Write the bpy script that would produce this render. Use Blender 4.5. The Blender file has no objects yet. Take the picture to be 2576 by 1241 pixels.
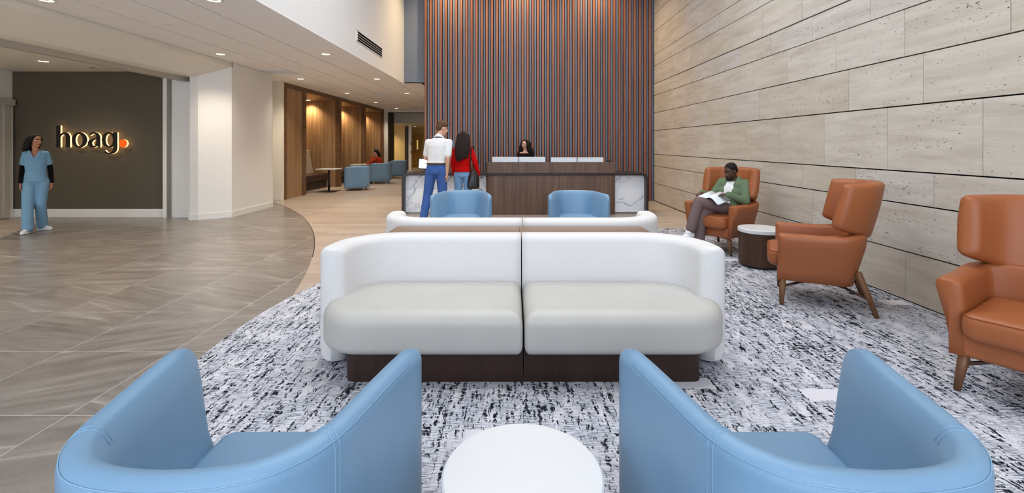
import bpy, bmesh, math, random
from mathutils import Vector, Matrix, Euler

random.seed(7)
SC = bpy.context.scene
COL = SC.collection
PI = math.pi

# ------------------------------------------------------------------ camera
EYE = 1.455                      # eye height of the photograph
cam = bpy.data.cameras.new('camera')
cam.sensor_fit = 'HORIZONTAL'
cam.sensor_width = 36.0
cam.lens = 36.0 * 1163.0 / 2576.0
cam.shift_x = -3.0 / 2576.0
cam.shift_y = -256.5 / 2576.0
cam.clip_start = 0.05
cam_ob = bpy.data.objects.new('camera', cam)
cam_ob.location = (0, 0, EYE)
cam_ob.rotation_euler = (PI / 2, 0, 0)
COL.objects.link(cam_ob)
SC.camera = cam_ob

# ------------------------------------------------------------------ sky, daylight, exposure
world = bpy.data.worlds.new('sky')
SC.world = world
world.use_nodes = True
bg = world.node_tree.nodes['Background']
bg.inputs['Color'].default_value = (0.80, 0.89, 1.0, 1)
bg.inputs['Strength'].default_value = 4.2
portal = bpy.data.lights.new('window_portal', 'AREA')
portal.shape = 'RECTANGLE'
portal.size = 13.6
portal.size_y = 6.2
portal.cycles.is_portal = True
po = bpy.data.objects.new('window_portal', portal)
po.location = (-3.2, -3.98, 3.1)
po.rotation_euler = (PI / 2, 0, 0)          # faces +Y, into the lobby
COL.objects.link(po)
sky_portal = bpy.data.lights.new('added_skylight_portal', 'AREA')
sky_portal.shape = 'RECTANGLE'
sky_portal.size = 3.6
sky_portal.size_y = 6.0
sky_portal.cycles.is_portal = True
po2 = bpy.data.objects.new('added_skylight_portal', sky_portal)
po2.location = (0.5, 5.2, 6.2)             # unseen roof light added to even out the lobby light, faces down
COL.objects.link(po2)
SC.view_settings.view_transform = 'Standard'
SC.view_settings.look = 'None'
SC.view_settings.gamma = 1.0
SC.view_settings.use_curve_mapping = False
SC.view_settings.exposure = -0.15
SC.cycles.use_denoising = True
SC.cycles.use_adaptive_sampling = True
SC.cycles.adaptive_threshold = 0.05
SC.cycles.max_bounces = 8
SC.cycles.diffuse_bounces = 3
SC.cycles.glossy_bounces = 3
SC.cycles.sample_clamp_indirect = 8.0
SC.cycles.caustics_reflective = False
SC.cycles.caustics_refractive = False

# ------------------------------------------------------------------ materials
M = {}
def srgb(r, g, b):
    f = lambda c: (c / 255 / 12.92) if c / 255 <= 0.04045 else ((c / 255 + 0.055) / 1.055) ** 2.4
    return (f(r), f(g), f(b), 1.0)

class NT:
    """small helper round a node tree"""
    def __init__(s, name, rough=0.5, spec=0.5, metal=0.0):
        m = bpy.data.materials.new(name); m.use_nodes = True
        M[name] = m; s.m = m; s.t = m.node_tree; s.n = s.t.nodes
        s.b = s.n['Principled BSDF']
        s.b.inputs['Roughness'].default_value = rough
        s.b.inputs['Specular IOR Level'].default_value = spec
        s.b.inputs['Metallic'].default_value = metal
    def col(s, v): s._set(s.b.inputs['Base Color'], v)
    def _set(s, inp, v):
        if hasattr(v, 'links') or isinstance(v, bpy.types.NodeSocket): s.t.links.new(v, inp)
        else: inp.default_value = v
    def coord(s, kind='Object'):
        return s.n.new('ShaderNodeTexCoord').outputs[kind]
    def rnd(s): return s.n.new('ShaderNodeObjectInfo').outputs['Random']
    def vmath(s, op, a, b=None):
        n = s.n.new('ShaderNodeVectorMath'); n.operation = op
        s._set(n.inputs[0], a)
        if b is not None: s._set(n.inputs[1], b)
        return n.outputs[0]
    def math(s, op, a, b=0.0, c=0.0, clamp=False):
        n = s.n.new('ShaderNodeMath'); n.operation = op; n.use_clamp = clamp
        s._set(n.inputs[0], a); s._set(n.inputs[1], b); s._set(n.inputs[2], c)
        return n.outputs[0]
    def noise(s, vec, scale=1.0, detail=3.0, rough=0.5, dist=0.0):
        n = s.n.new('ShaderNodeTexNoise')
        s._set(n.inputs['Vector'], vec); n.inputs['Scale'].default_value = scale
        n.inputs['Detail'].default_value = detail; n.inputs['Roughness'].default_value = rough
        n.inputs['Distortion'].default_value = dist
        return n.outputs[0]
    def noisec(s, vec, scale=1.0, detail=3.0):
        n = s.n.new('ShaderNodeTexNoise')
        s._set(n.inputs['Vector'], vec); n.inputs['Scale'].default_value = scale
        n.inputs['Detail'].default_value = detail
        return n.outputs['Color']
    def stretch(s, vec, sx, sy, sz): return s.vmath('MULTIPLY', vec, (sx, sy, sz))
    def ramp(s, f, stops, interp='LINEAR'):
        n = s.n.new('ShaderNodeValToRGB'); s._set(n.inputs[0], f)
        e = n.color_ramp; e.interpolation = interp
        while len(e.elements) < len(stops): e.elements.new(0.5)
        for k, (p, c) in enumerate(stops):
            e.elements[k].position = p
            e.elements[k].color = c if len(c) == 4 else (*c, 1)
        return n.outputs[0]
    def mix(s, f, a, b):
        n = s.n.new('ShaderNodeMix'); n.data_type = 'RGBA'
        s._set(n.inputs[0], f); s._set(n.inputs[6], a); s._set(n.inputs[7], b)
        return n.outputs[2]
    def bump(s, h, strength=0.2, dist=0.01):
        n = s.n.new('ShaderNodeBump'); n.inputs['Strength'].default_value = strength
        n.inputs['Distance'].default_value = dist
        s._set(n.inputs['Height'], h); s.t.links.new(n.outputs[0], s.b.inputs['Normal'])

def plain(name, rgb, rough=0.5, spec=0.5, metal=0.0, grain=0.0, gscale=60.0):
    t = NT(name, rough, spec, metal)
    c = srgb(*rgb)
    v = t.noise(t.coord(), gscale, 3)
    k = 1.0 - max(grain, 0.02)
    t.col(t.mix(v, tuple(x * k for x in c[:3]) + (1,), tuple(min(1, x * (2 - k)) for x in c[:3]) + (1,)))
    if grain: t.bump(v, min(1.0, grain * 3), 0.003)
    return t

def emit(name, rgb, strength):
    m = bpy.data.materials.new(name); m.use_nodes = True; M[name] = m
    b = m.node_tree.nodes['Principled BSDF']
    b.inputs['Base Color'].default_value = (0.9, 0.9, 0.9, 1)
    b.inputs['Emission Color'].default_value = srgb(*rgb)
    b.inputs['Emission Strength'].default_value = strength

def wood(name, dark, mid, light, along='z', rough=0.42, scale=1.0, spec=0.4):
    t = NT(name, rough, spec)
    v = t.coord()
    cx = t.n.new('ShaderNodeCombineXYZ')
    for q in range(3): t.t.links.new(t.math('MULTIPLY', t.rnd(), 13.0 + 7 * q), cx.inputs[q])
    off = t.vmath('ADD', v, cx.outputs[0])
    s = {'x': (1.2, 38, 38), 'y': (38, 1.2, 38), 'z': (38, 38, 1.2)}[along]
    f1 = t.noise(t.stretch(off, *[q * scale for q in s]), 1.0, 5, 0.6, 0.3)
    s2 = {'x': (0.35, 7, 7), 'y': (7, 0.35, 7), 'z': (7, 7, 0.35)}[along]
    f2 = t.noise(t.stretch(off, *[q * scale for q in s2]), 1.0, 2)
    f = t.math('ADD', t.math('MULTIPLY', f1, 0.6), t.math('MULTIPLY', f2, 0.4))
    t.col(t.ramp(f, [(0.30, srgb(*dark)), (0.5, srgb(*mid)), (0.70, srgb(*light))]))
    t.bump(f1, 0.08, 0.002)
    return t

plain('cream_paint', (238, 234, 224), 0.6, 0.3)
plain('white_paint', (240, 239, 237), 0.6, 0.3)
plain('trim_white', (236, 235, 232), 0.4, 0.4)
plain('shaded_off_white', (122, 130, 144), 0.6, 0.3)  # off-white return wall with its bluish shade put into the colour
plain('warm_grey_metal', (186, 180, 168), 0.4, 0.4)
plain('ceiling_panel', (246, 244, 243), 0.9, 0.1, 0, 0.04, 500)
plain('ceiling_dark', (60, 56, 54), 0.9, 0.1)
plain('sign_wall_paint', (92, 85, 72), 0.6, 0.3)
plain('grey_metal', (150, 148, 142), 0.35, 0.5, 0.6)
plain('chrome', (210, 210, 212), 0.15, 0.5, 1.0)
plain('black_metal', (24, 22, 22), 0.4, 0.5)
plain('black_plastic', (18, 18, 20), 0.4, 0.5)
plain('black_gap', (10, 9, 9), 0.9, 0.05)
plain('desk_frame', (44, 36, 38), 0.38, 0.4, 0, 0.03)
plain('white_laminate', (218, 218, 220), 0.35, 0.4)
plain('monitor_white', (240, 245, 250), 0.4, 0.4)
plain('monitor_mark', (168, 178, 190), 0.4, 0.4)
plain('dark_panel', (60, 48, 40), 0.5, 0.3)
plain('yellow_paint', (226, 200, 140), 0.6, 0.3)
plain('door_paint', (190, 160, 96), 0.5, 0.4)
plain('brass_plate', (188, 152, 84), 0.35, 0.5, 0.5)
plain('grout', (222, 216, 210), 0.8, 0.2)
emit('lamp_warm', (255, 226, 180), 14.0)
emit('lamp_ring', (255, 232, 204), 0.9)
emit('sign_glow', (255, 198, 124), 2.4)
emit('screen', (236, 232, 244), 0.9)
emit('door_glow', (240, 200, 110), 0.7)

# upholstery
def leather(name, rgb, rough, bumps=0.12, spec=0.4):
    t = NT(name, rough, spec)
    v = t.coord()
    c = srgb(*rgb)
    big = t.noise(v, 3.0, 2)
    t.col(t.mix(big, tuple(x * 0.90 for x in c[:3]) + (1,), tuple(x * 1.08 for x in c[:3]) + (1,)))
    n = t.n.new('ShaderNodeTexVoronoi'); n.inputs['Scale'].default_value = 420
    t.t.links.new(v, n.inputs['Vector'])
    t.bump(n.outputs['Distance'], bumps, 0.002)
leather('blue_vinyl', (116, 152, 184), 0.38)
leather('blue_vinyl_dark', (104, 136, 172), 0.5)
leather('tan_leather', (156, 90, 52), 0.42)
leather('grey_vinyl', (186, 184, 180), 0.42, 0.06)
leather('dark_brown_vinyl', (66, 44, 34), 0.45)
plain('blue_thread', (132, 168, 198), 0.6, 0.3)
plain('tan_thread', (150, 80, 40), 0.6, 0.3)
t = NT('white_fabric', 0.95, 0.1)
v = t.coord()
f = t.noise(v, 160, 2)
t.col(t.mix(f, srgb(208, 206, 206), srgb(226, 225, 226))); t.bump(f, 0.25, 0.004)
t.b.inputs['Sheen Weight'].default_value = 0.15
plain('beige_fabric', (176, 164, 146), 0.9, 0.1, 0, 0.05, 200)

# woods
wood('walnut', (72, 54, 46), (98, 76, 64), (120, 96, 82))
wood('walnut_top', (110, 88, 72), (134, 110, 92), (152, 128, 108), along='x', rough=0.3)
wood('dark_plinth', (38, 22, 16), (48, 28, 20), (58, 35, 25), rough=0.5)
wood('drum_wood', (52, 32, 22), (68, 44, 30), (84, 56, 38), rough=0.5)
wood('alcove_oak', (122, 92, 64), (164, 130, 94), (192, 160, 122), rough=0.45)
wood('alcove_frame', (92, 64, 42), (116, 84, 58), (132, 98, 70), along='y')
wood('leg_wood', (84, 54, 34), (108, 72, 46), (128, 90, 60), along='z')
wood('slat_brown', (112, 70, 52), (142, 92, 70), (162, 112, 88), rough=0.4)
wood('slat_blue', (86, 93, 110), (108, 117, 137), (126, 136, 158), rough=0.3)

# travertine
t = NT('travertine', 0.55, 0.3)
v = t.vmath('ADD', t.coord(), t.vmath('MULTIPLY', t.n.new('ShaderNodeObjectInfo').outputs['Location'], (1.7, 1.3, 2.1)))
band = t.noise(t.stretch(v, 3, 1.3, 11), 1.0, 5, 0.6, 0.5)
base = t.ramp(band, [(0.25, srgb(188, 179, 167)), (0.5, srgb(207, 200, 190)), (0.75, srgb(220, 214, 206))])
tone = t.ramp(t.rnd(), [(0, srgb(244, 240, 232)), (0.5, srgb(255, 253, 250)), (1, srgb(248, 247, 250))])
n = t.n.new('ShaderNodeMix'); n.data_type = 'RGBA'; n.blend_type = 'MULTIPLY'; n.inputs[0].default_value = 1
t.t.links.new(base, n.inputs[6]); t.t.links.new(tone, n.inputs[7]); base = n.outputs[2]
pit = t.noise(t.stretch(v, 30, 26, 95), 1.0, 3, 0.65)
where = t.noise(t.stretch(v, 2.2, 1.4, 6.5), 1.0, 3, 0.6)
th = t.math('SUBTRACT', 0.79, t.math('MULTIPLY', where, 0.25))
hole = t.math('MULTIPLY', t.math('SUBTRACT', pit, th), 30.0, clamp=True)
t.col(t.mix(hole, base, srgb(70, 54, 40)))
t.bump(t.math('SUBTRACT', 1.0, hole), 0.6, 0.006)

# porcelain floor tile
t = NT('floor_tile', 0.26, 0.5)
r = t.rnd()
n = t.n.new('ShaderNodeCombineXYZ')
t.t.links.new(t.math('MULTIPLY', r, 37.0), n.inputs[0]); t.t.links.new(t.math('MULTIPLY', r, 91.0), n.inputs[1])
v = t.vmath('ADD', t.coord(), n.outputs[0])
rot = t.n.new('ShaderNodeVectorRotate'); rot.rotation_type = 'Z_AXIS'; t.t.links.new(v, rot.inputs['Vector'])
t.t.links.new(t.math('MULTIPLY', t.math('SUBTRACT', r, 0.5), 0.9), rot.inputs['Angle'])
s1 = t.noise(t.stretch(rot.outputs[0], 0.9, 5.0, 1), 1.0, 4, 0.55, 1.6)
s2 = t.noise(t.stretch(rot.outputs[0], 1.5, 16.0, 1), 1.0, 4, 0.6, 1.2)
fine = t.noise(v, 260, 2)
f = t.math('ADD', t.math('ADD', t.math('MULTIPLY', s1, 0.55), t.math('MULTIPLY', s2, 0.33)), t.math('MULTIPLY', fine, 0.12))
t.col(t.ramp(f, [(0.32, srgb(106, 99, 95)), (0.47, srgb(128, 121, 116)), (0.58, srgb(143, 137, 132)), (0.68, srgb(184, 178, 173))]))
t.t.links.new(t.math('ADD', 0.22, t.math('MULTIPLY', fine, 0.12)), t.b.inputs['Roughness'])

# timber-look plank floor
t = NT('plank_floor', 0.34, 0.4)
v = t.coord()
br = t.n.new('ShaderNodeTexBrick'); t.t.links.new(v, br.inputs['Vector'])
br.inputs['Scale'].default_value = 1.0; br.inputs['Brick Width'].default_value = 1.22
br.inputs['Row Height'].default_value = 0.18; br.inputs['Mortar Size'].default_value = 0.0015
br.inputs['Color1'].default_value = (0.30, 0.30, 0.30, 1); br.inputs['Color2'].default_value = (0.72, 0.72, 0.72, 1)
br.inputs['Mortar'].default_value = (0.0, 0.0, 0.0, 1); br.offset_frequency = 2
g = t.noise(t.stretch(v, 1.6, 34, 1), 1.0, 5, 0.6, 0.4)
f = t.math('ADD', t.math('MULTIPLY', br.outputs['Color'], 0.45), t.math('MULTIPLY', g, 0.55))
t.col(t.ramp(f, [(0.18, srgb(144, 128, 116)), (0.45, srgb(174, 159, 147)), (0.72, srgb(196, 183, 172))]))

# patterned carpet
t = NT('carpet', 1.0, 0.05)
v = t.coord()
wob = t.vmath('MULTIPLY', t.vmath('SUBTRACT', t.noisec(v, 34), (0.5, 0.5, 0.5)), (0.035, 0.05, 0))
vw = t.vmath('ADD', v, wob)
thr = t.noise(t.stretch(v, 16, 170, 1), 1.0, 3, 0.6)
grey = t.ramp(thr, [(0.36, srgb(92, 98, 108)), (0.49, srgb(178, 182, 194)), (0.60, srgb(212, 214, 226))])
region = t.noise(t.stretch(v, 1.7, 1.0, 1), 1.0, 2)
mid = t.noise(t.stretch(vw, 11, 5, 1), 1.0, 2)
grey = t.mix(t.math('MULTIPLY', t.math('SUBTRACT', mid, 0.46), 3.0, clamp=True), grey, srgb(224, 223, 232))
d1 = t.noise(t.stretch(vw, 46, 5.0, 1), 1.0, 3, 0.62)
t1 = t.math('SUBTRACT', 0.672, t.math('MULTIPLY', region, 0.27))
dash = t.math('MULTIPLY', t.math('SUBTRACT', d1, t1), 26.0, clamp=True)
d2 = t.noise(t.stretch(vw, 75, 16, 1), 1.0, 2, 0.6)
dash2 = t.math('MULTIPLY', t.math('SUBTRACT', d2, t.math('ADD', t1, 0.035)), 22.0, clamp=True)
gap = t.noise(t.stretch(vw, 14, 55, 1), 1.0, 2)
brk = t.math('MULTIPLY', t.math('SUBTRACT', gap, 0.40), 12.0, clamp=True)
dash = t.math('MULTIPLY', t.math('MAXIMUM', dash, dash2), brk)
c1 = t.mix(dash, grey, srgb(30, 34, 42))
cell = t.vmath('FLOOR', t.stretch(vw, 1 / 0.24, 1 / 0.13, 0))
wn = t.n.new('ShaderNodeTexWhiteNoise'); wn.noise_dimensions = '2D'; t.t.links.new(cell, wn.inputs['Vector'])
patch = t.math('GREATER_THAN', wn.outputs['Value'], 0.965)
t.col(t.mix(patch, c1, srgb(214, 213, 222)))
t.bump(thr, 0.3, 0.004)

# veined white marble
t = NT('marble', 0.22, 0.5)
v = t.coord()
ws = t.vmath('ADD', v, t.vmath('MULTIPLY', t.noisec(v, 1.6, 6), (0.55, 0.0, 0.5)))
ro = t.n.new('ShaderNodeVectorRotate'); ro.rotation_type = 'Y_AXIS'; ro.inputs['Angle'].default_value = 0.62
t.t.links.new(ws, ro.inputs['Vector'])
va = t.noise(t.stretch(ro.outputs[0], 0.75, 1, 2.6), 1.0, 4, 0.55)
vein = t.math('ABSOLUTE', t.math('SUBTRACT', va, 0.5))
va2 = t.noise(t.stretch(ro.outputs[0], 2.2, 1, 4.6), 1.0, 3, 0.5)
vein2 = t.math('ADD', t.math('ABSOLUTE', t.math('SUBTRACT', va2, 0.40)), 0.003)
vv = t.math('MINIMUM', vein, vein2)
t.col(t.ramp(vv, [(0.0, srgb(80, 88, 106)), (0.003, srgb(140, 150, 168)), (0.008, srgb(218, 225, 236)), (0.04, srgb(234, 239, 247))]))

# people
plain('skin_light', (214, 164, 138), 0.5, 0.4)
plain('skin_tan', (190, 132, 100), 0.5, 0.4)
plain('skin_dark', (84, 56, 44), 0.45, 0.4)
plain('lip_rose', (176, 96, 92), 0.4, 0.4)
plain('lip_brown', (110, 66, 58), 0.4, 0.4)
plain('eye_white', (228, 226, 222), 0.3, 0.5)
plain('iris', (38, 26, 20), 0.2, 0.5)
def hair_mat(name, rgb):
    t = NT(name, 0.6, 0.25); c = srgb(*rgb)
    f = t.noise(t.stretch(t.coord(), 110, 110, 9), 1.0, 4, 0.6, 0.6)
    t.col(t.mix(f, tuple(x * 0.5 for x in c[:3]) + (1,), tuple(x * 1.5 for x in c[:3]) + (1,))); t.bump(f, 0.9, 0.012)
hair_mat('hair_black', (22, 16, 15)); hair_mat('hair_dark', (34, 23, 20)); hair_mat('hair_brown', (96, 68, 46))
plain('scrub_blue', (122, 164, 196), 0.85, 0.1, 0, 0.12, 14)
plain('black_knit', (18, 17, 18), 0.9, 0.1)
plain('black_cloth', (30, 18, 18), 0.85, 0.15)
plain('white_cotton', (232, 233, 234), 0.9, 0.1, 0, 0.08, 12)
plain('dark_denim', (66, 98, 162), 0.9, 0.1, 0, 0.22, 16)
plain('pale_denim', (120, 160, 200), 0.9, 0.1, 0, 0.16, 18)
plain('red_knit', (190, 12, 14), 0.85, 0.1, 0, 0.05, 200)
plain('rust_cloth', (186, 66, 34), 0.85, 0.1)
plain('green_cloth', (102, 120, 94), 0.9, 0.1, 0, 0.06, 40)
plain('taupe_cloth', (116, 98, 98), 0.9, 0.1, 0, 0.05, 60)
plain('belt_brown', (88, 60, 36), 0.5, 0.3)
plain('bag_black', (20, 18, 19), 0.32, 0.5, 0, 0.05, 60)
plain('shoe_white', (230, 232, 236), 0.55, 0.3)
plain('paper_white', (226, 232, 240), 0.7, 0.2)
plain('orange_sign', (240, 92, 14), 0.45, 0.3)
M['orange_sign'].node_tree.nodes['Principled BSDF'].inputs['Emission Color'].default_value = srgb(244, 92, 12)
M['orange_sign'].node_tree.nodes['Principled BSDF'].inputs['Emission Strength'].default_value = 0.6
plain('sign_black', (24, 16, 12), 0.4, 0.4)

# ------------------------------------------------------------------ mesh helpers
class MB:
    """collects geometry for ONE mesh object"""
    def __init__(s): s.v = []; s.f = []; s.mi = []; s.cur = 0
    def add(s, vs, fs):
        o = len(s.v); s.v += [tuple(p) for p in vs]
        for f in fs: s.f.append(tuple(i + o for i in f)); s.mi.append(s.cur)
        return s
    def box(s, x0, x1, y0, y1, z0, z1):
        vs = [(x, y, z) for z in (z0, z1) for x, y in ((x0, y0), (x1, y0), (x1, y1), (x0, y1))]
        return s.add(vs, [(3, 2, 1, 0), (4, 5, 6, 7), (0, 1, 5, 4), (1, 2, 6, 5), (2, 3, 7, 6), (3, 0, 4, 7)])
    def prism(s, poly, z0, z1):
        n = len(poly)
        a = sum(poly[i][0] * poly[(i + 1) % n][1] - poly[(i + 1) % n][0] * poly[i][1] for i in range(n))
        if a < 0: poly = poly[::-1]
        vs = [(x, y, z0) for x, y in poly] + [(x, y, z1) for x, y in poly]
        fs = [tuple(range(n))[::-1], tuple(range(n, 2 * n))] + [(i, (i + 1) % n, n + (i + 1) % n, n + i) for i in range(n)]
        return s.add(vs, fs)
    def prism_axis(s, poly, a0, a1, axis='y'):
        """poly in the plane across the axis, extruded along it: y -> (x,z), x -> (y,z)"""
        n = len(poly)
        p = (lambda q, a: (q[0], a, q[1])) if axis == 'y' else (lambda q, a: (a, q[0], q[1]))
        vs = [p(q, a0) for q in poly] + [p(q, a1) for q in poly]
        return s.add(vs, [tuple(range(n)), tuple(range(n, 2 * n))[::-1]] + [(i, n + i, n + (i + 1) % n, (i + 1) % n) for i in range(n)])
    def rings(s, rs, cap0=True, cap1=True, closed=True):
        """loft through rings of equal point count"""
        n = len(rs[0]); vs = [p for r in rs for p in r]; fs = []
        for k in range(len(rs) - 1):
            for i in range(n if closed else n - 1):
                j = (i + 1) % n
                fs.append((k * n + i, k * n + j, (k + 1) * n + j, (k + 1) * n + i))
        if cap0: fs.append(tuple(range(n))[::-1])
        if cap1: fs.append(tuple(range((len(rs) - 1) * n, len(rs) * n)))
        return s.add(vs, fs)
    def cyl(s, x, y, z0, z1, r0, r1=None, n=24):
        r1 = r0 if r1 is None else r1
        return s.rings([[(x + r * math.cos(2 * PI * i / n), y + r * math.sin(2 * PI * i / n), z) for i in range(n)] for z, r in ((z0, r0), (z1, r1))])
    def lathe(s, prof, n=40, cx=0, cy=0):
        return s.rings([[(cx + r * math.cos(2 * PI * i / n), cy + r * math.sin(2 * PI * i / n), z) for i in range(n)] for r, z in prof])
    def tube(s, pts, r, n=8, closed=False):
        pts = [Vector(p) for p in pts]; m = len(pts)
        rr = r if isinstance(r, (list, tuple)) else [r] * m
        up = Vector((0, 0, 1)); rs = []
        for i, p in enumerate(pts):
            a = pts[(i - 1) % m] if (closed or i > 0) else p
            b = pts[(i + 1) % m] if (closed or i < m - 1) else p
            d = (b - a).normalized()
            u = up if abs(d.dot(up)) < 0.9 else Vector((0, 1, 0))
            e1 = d.cross(u).normalized(); e2 = e1.cross(d).normalized()
            rs.append([p + (e1 * math.cos(2 * PI * k / n) + e2 * math.sin(2 * PI * k / n)) * rr[i] for k in range(n)])
        if closed: rs.append(rs[0])
        return s.rings(rs, not closed, not closed)
    def ball(s, c, r, n=12, m=8):
        r = (r, r, r) if not isinstance(r, (list, tuple)) else r
        rs = []
        for k in range(1, m):
            a = PI * k / m
            rs.append([(c[0] + r[0] * math.sin(a) * math.cos(2 * PI * i / n), c[1] + r[1] * math.sin(a) * math.sin(2 * PI * i / n), c[2] - r[2] * math.cos(a)) for i in range(n)])
        return s.rings(rs)
    def mesh(s, name, mats, smooth=False):
        me = bpy.data.meshes.new(name); me.from_pydata(s.v, [], s.f)
        for m in (mats if isinstance(mats, (list, tuple)) else [mats]): me.materials.append(M[m])
        if max(s.mi, default=0) > 0: me.polygons.foreach_set('material_index', s.mi)
        bm = bmesh.new(); bm.from_mesh(me); bmesh.ops.recalc_face_normals(bm, faces=bm.faces); bm.to_mesh(me); bm.free()
        if smooth: me.shade_smooth()
        if smooth == 'angle': me.set_sharp_from_angle(angle=0.6)
        me.update(); return me
    def build(s, name, mats, parent=None, smooth=False, bevel=0.0, seg=2, loc=None):
        me = s.mesh(name, mats, smooth)
        return link(name, me, parent, bevel, seg, loc, smooth)

def link(name, me, parent=None, bevel=0.0, seg=2, loc=None, smooth=False):
    o = bpy.data.objects.new(name, me); COL.objects.link(o)
    if parent is not None: o.parent = parent
    if loc: o.location = loc
    if bevel:
        b = o.modifiers.new('edge', 'BEVEL'); b.width = bevel; b.segments = seg; b.limit_method = 'ANGLE'; b.angle_limit = 0.6
    if smooth == 'angle':
        pass
    return o

def thing(name, label, cat, loc=(0, 0, 0), rotz=0.0, group=None):
    o = bpy.data.objects.new(name, None); COL.objects.link(o)
    o.empty_display_size = 0.1
    o.location = loc; o.rotation_euler = (0, 0, rotz)
    return tag(o, label, cat, group)

def tag(o, label, cat, group=None):
    o['label'] = label; o['category'] = cat
    if group: o['group'] = group
    return o

def struct(o, label=None):
    o['kind'] = 'structure'
    if label: o['label'] = label
    return o

def dup(root, loc, rotz, label, group=None):
    r = root.copy(); COL.objects.link(r); r.location = loc; r.rotation_euler = (0, 0, rotz)
    r['label'] = label
    if group: r['group'] = group
    for ch in list(root.children):
        c = ch.copy(); COL.objects.link(c); c.parent = r
        for g in ch.children:
            d = g.copy(); COL.objects.link(d); d.parent = c
    return r

def rrect(x0, x1, y0, y1, rad, inset=0.0, n=8, z=0.0):
    """rounded rectangle outline; rad = radii at (x1,y1),(x0,y1),(x0,y0),(x1,y0)"""
    if not isinstance(rad, (list, tuple)): rad = [rad] * 4
    out = []
    for k, (cx, cy, sx, sy) in enumerate(((x1, y1, -1, -1), (x0, y1, 1, -1), (x0, y0, 1, 1), (x1, y0, -1, 1))):
        r = max(rad[k], inset + 0.002); ccx = cx + sx * r; ccy = cy + sy * r
        for i in range(n + 1):
            a = PI / 2 * (k + i / n)
            out.append((ccx + (r - inset) * math.cos(a), ccy + (r - inset) * math.sin(a), z))
    return out

def cushion(mb, x0, x1, y0, y1, z0, z1, rad, er_top, er_bot=None, crown=0.0, n=8, m=5):
    """upholstered slab: rounded plan, rounded edges, slightly crowned top"""
    er_bot = er_top if er_bot is None else er_bot
    rs = []
    for i in range(m + 1):
        a = PI / 2 * i / m
        rs.append(rrect(x0, x1, y0, y1, rad, er_bot * (1 - math.sin(a)), n, z0 + er_bot * (1 - math.cos(a))))
    for i in range(m + 1):
        a = PI / 2 * i / m
        rs.append(rrect(x0, x1, y0, y1, rad, er_top * (1 - math.cos(a)), n, z1 - er_top + er_top * math.sin(a)))
    cx, cy = (x0 + x1) / 2, (y0 + y1) / 2
    last = rs[-1]
    for k in (0.75, 0.45, 0.15):
        rs.append([(cx + (p[0] - cx) * k, cy + (p[1] - cy) * k, z1 + crown * (1 - k * k)) for p in last])
    mb.rings(rs)
    return mb

def superU(a, b, yf, n=2.4, m=40, arm=8):
    """outer outline of a U-shaped shell in plan, open towards -y: straight arms from yf, superellipse back whose rear is y = b"""
    pts = []
    for i in range(arm): pts.append((-a, yf * (1 - i / arm)))
    for i in range(m + 1):
        th = PI - PI * i / m
        c, s_ = math.cos(th), math.sin(th)
        pts.append((a * math.copysign(abs(c) ** (2 / n), c), b * abs(s_) ** (2 / n)))
    for i in range(1, arm + 1): pts.append((a, yf * i / arm))
    # even spacing
    P = [Vector((*p, 0)) for p in pts]; L = [0]
    for i in range(1, len(P)): L.append(L[-1] + (P[i] - P[i - 1]).length)
    out = []; N = 64; j = 0
    for k in range(N + 1):
        d = L[-1] * k / N
        while j < len(L) - 2 and L[j + 1] < d: j += 1
        u = (d - L[j]) / max(1e-9, L[j + 1] - L[j])
        out.append(P[j].lerp(P[j + 1], u))
    return out

def planU(half, rear, N=72):
    """U outline from half its plan: (distance forward of the rear, half width) pairs from the middle of the back to one tip"""
    pts = []
    P = [Vector((w, rear - d, 0)) for d, w in half]
    m = [Vector((-p.x, p.y, 0)) for p in P]
    Q = m[::-1] + P[1:]
    for i in range(len(Q) - 1):
        p0, p1, p2, p3 = Q[max(0, i - 1)], Q[i], Q[i + 1], Q[min(len(Q) - 1, i + 2)]
        for k in range(8):
            u = k / 8
            pts.append(0.5 * (2 * p1 + (p2 - p0) * u + (2 * p0 - 5 * p1 + 4 * p2 - p3) * u * u + (3 * p1 - p0 - 3 * p2 + p3) * u ** 3))
    pts.append(Q[-1])
    L = [0]
    for i in range(1, len(pts)): L.append(L[-1] + (pts[i] - pts[i - 1]).length)
    out = []; j = 0
    for k in range(N + 1):
        d = L[-1] * k / N
        while j < len(L) - 2 and L[j + 1] < d: j += 1
        out.append(pts[j].lerp(pts[j + 1], (d - L[j]) / max(1e-9, L[j + 1] - L[j])))
    return out

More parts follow.
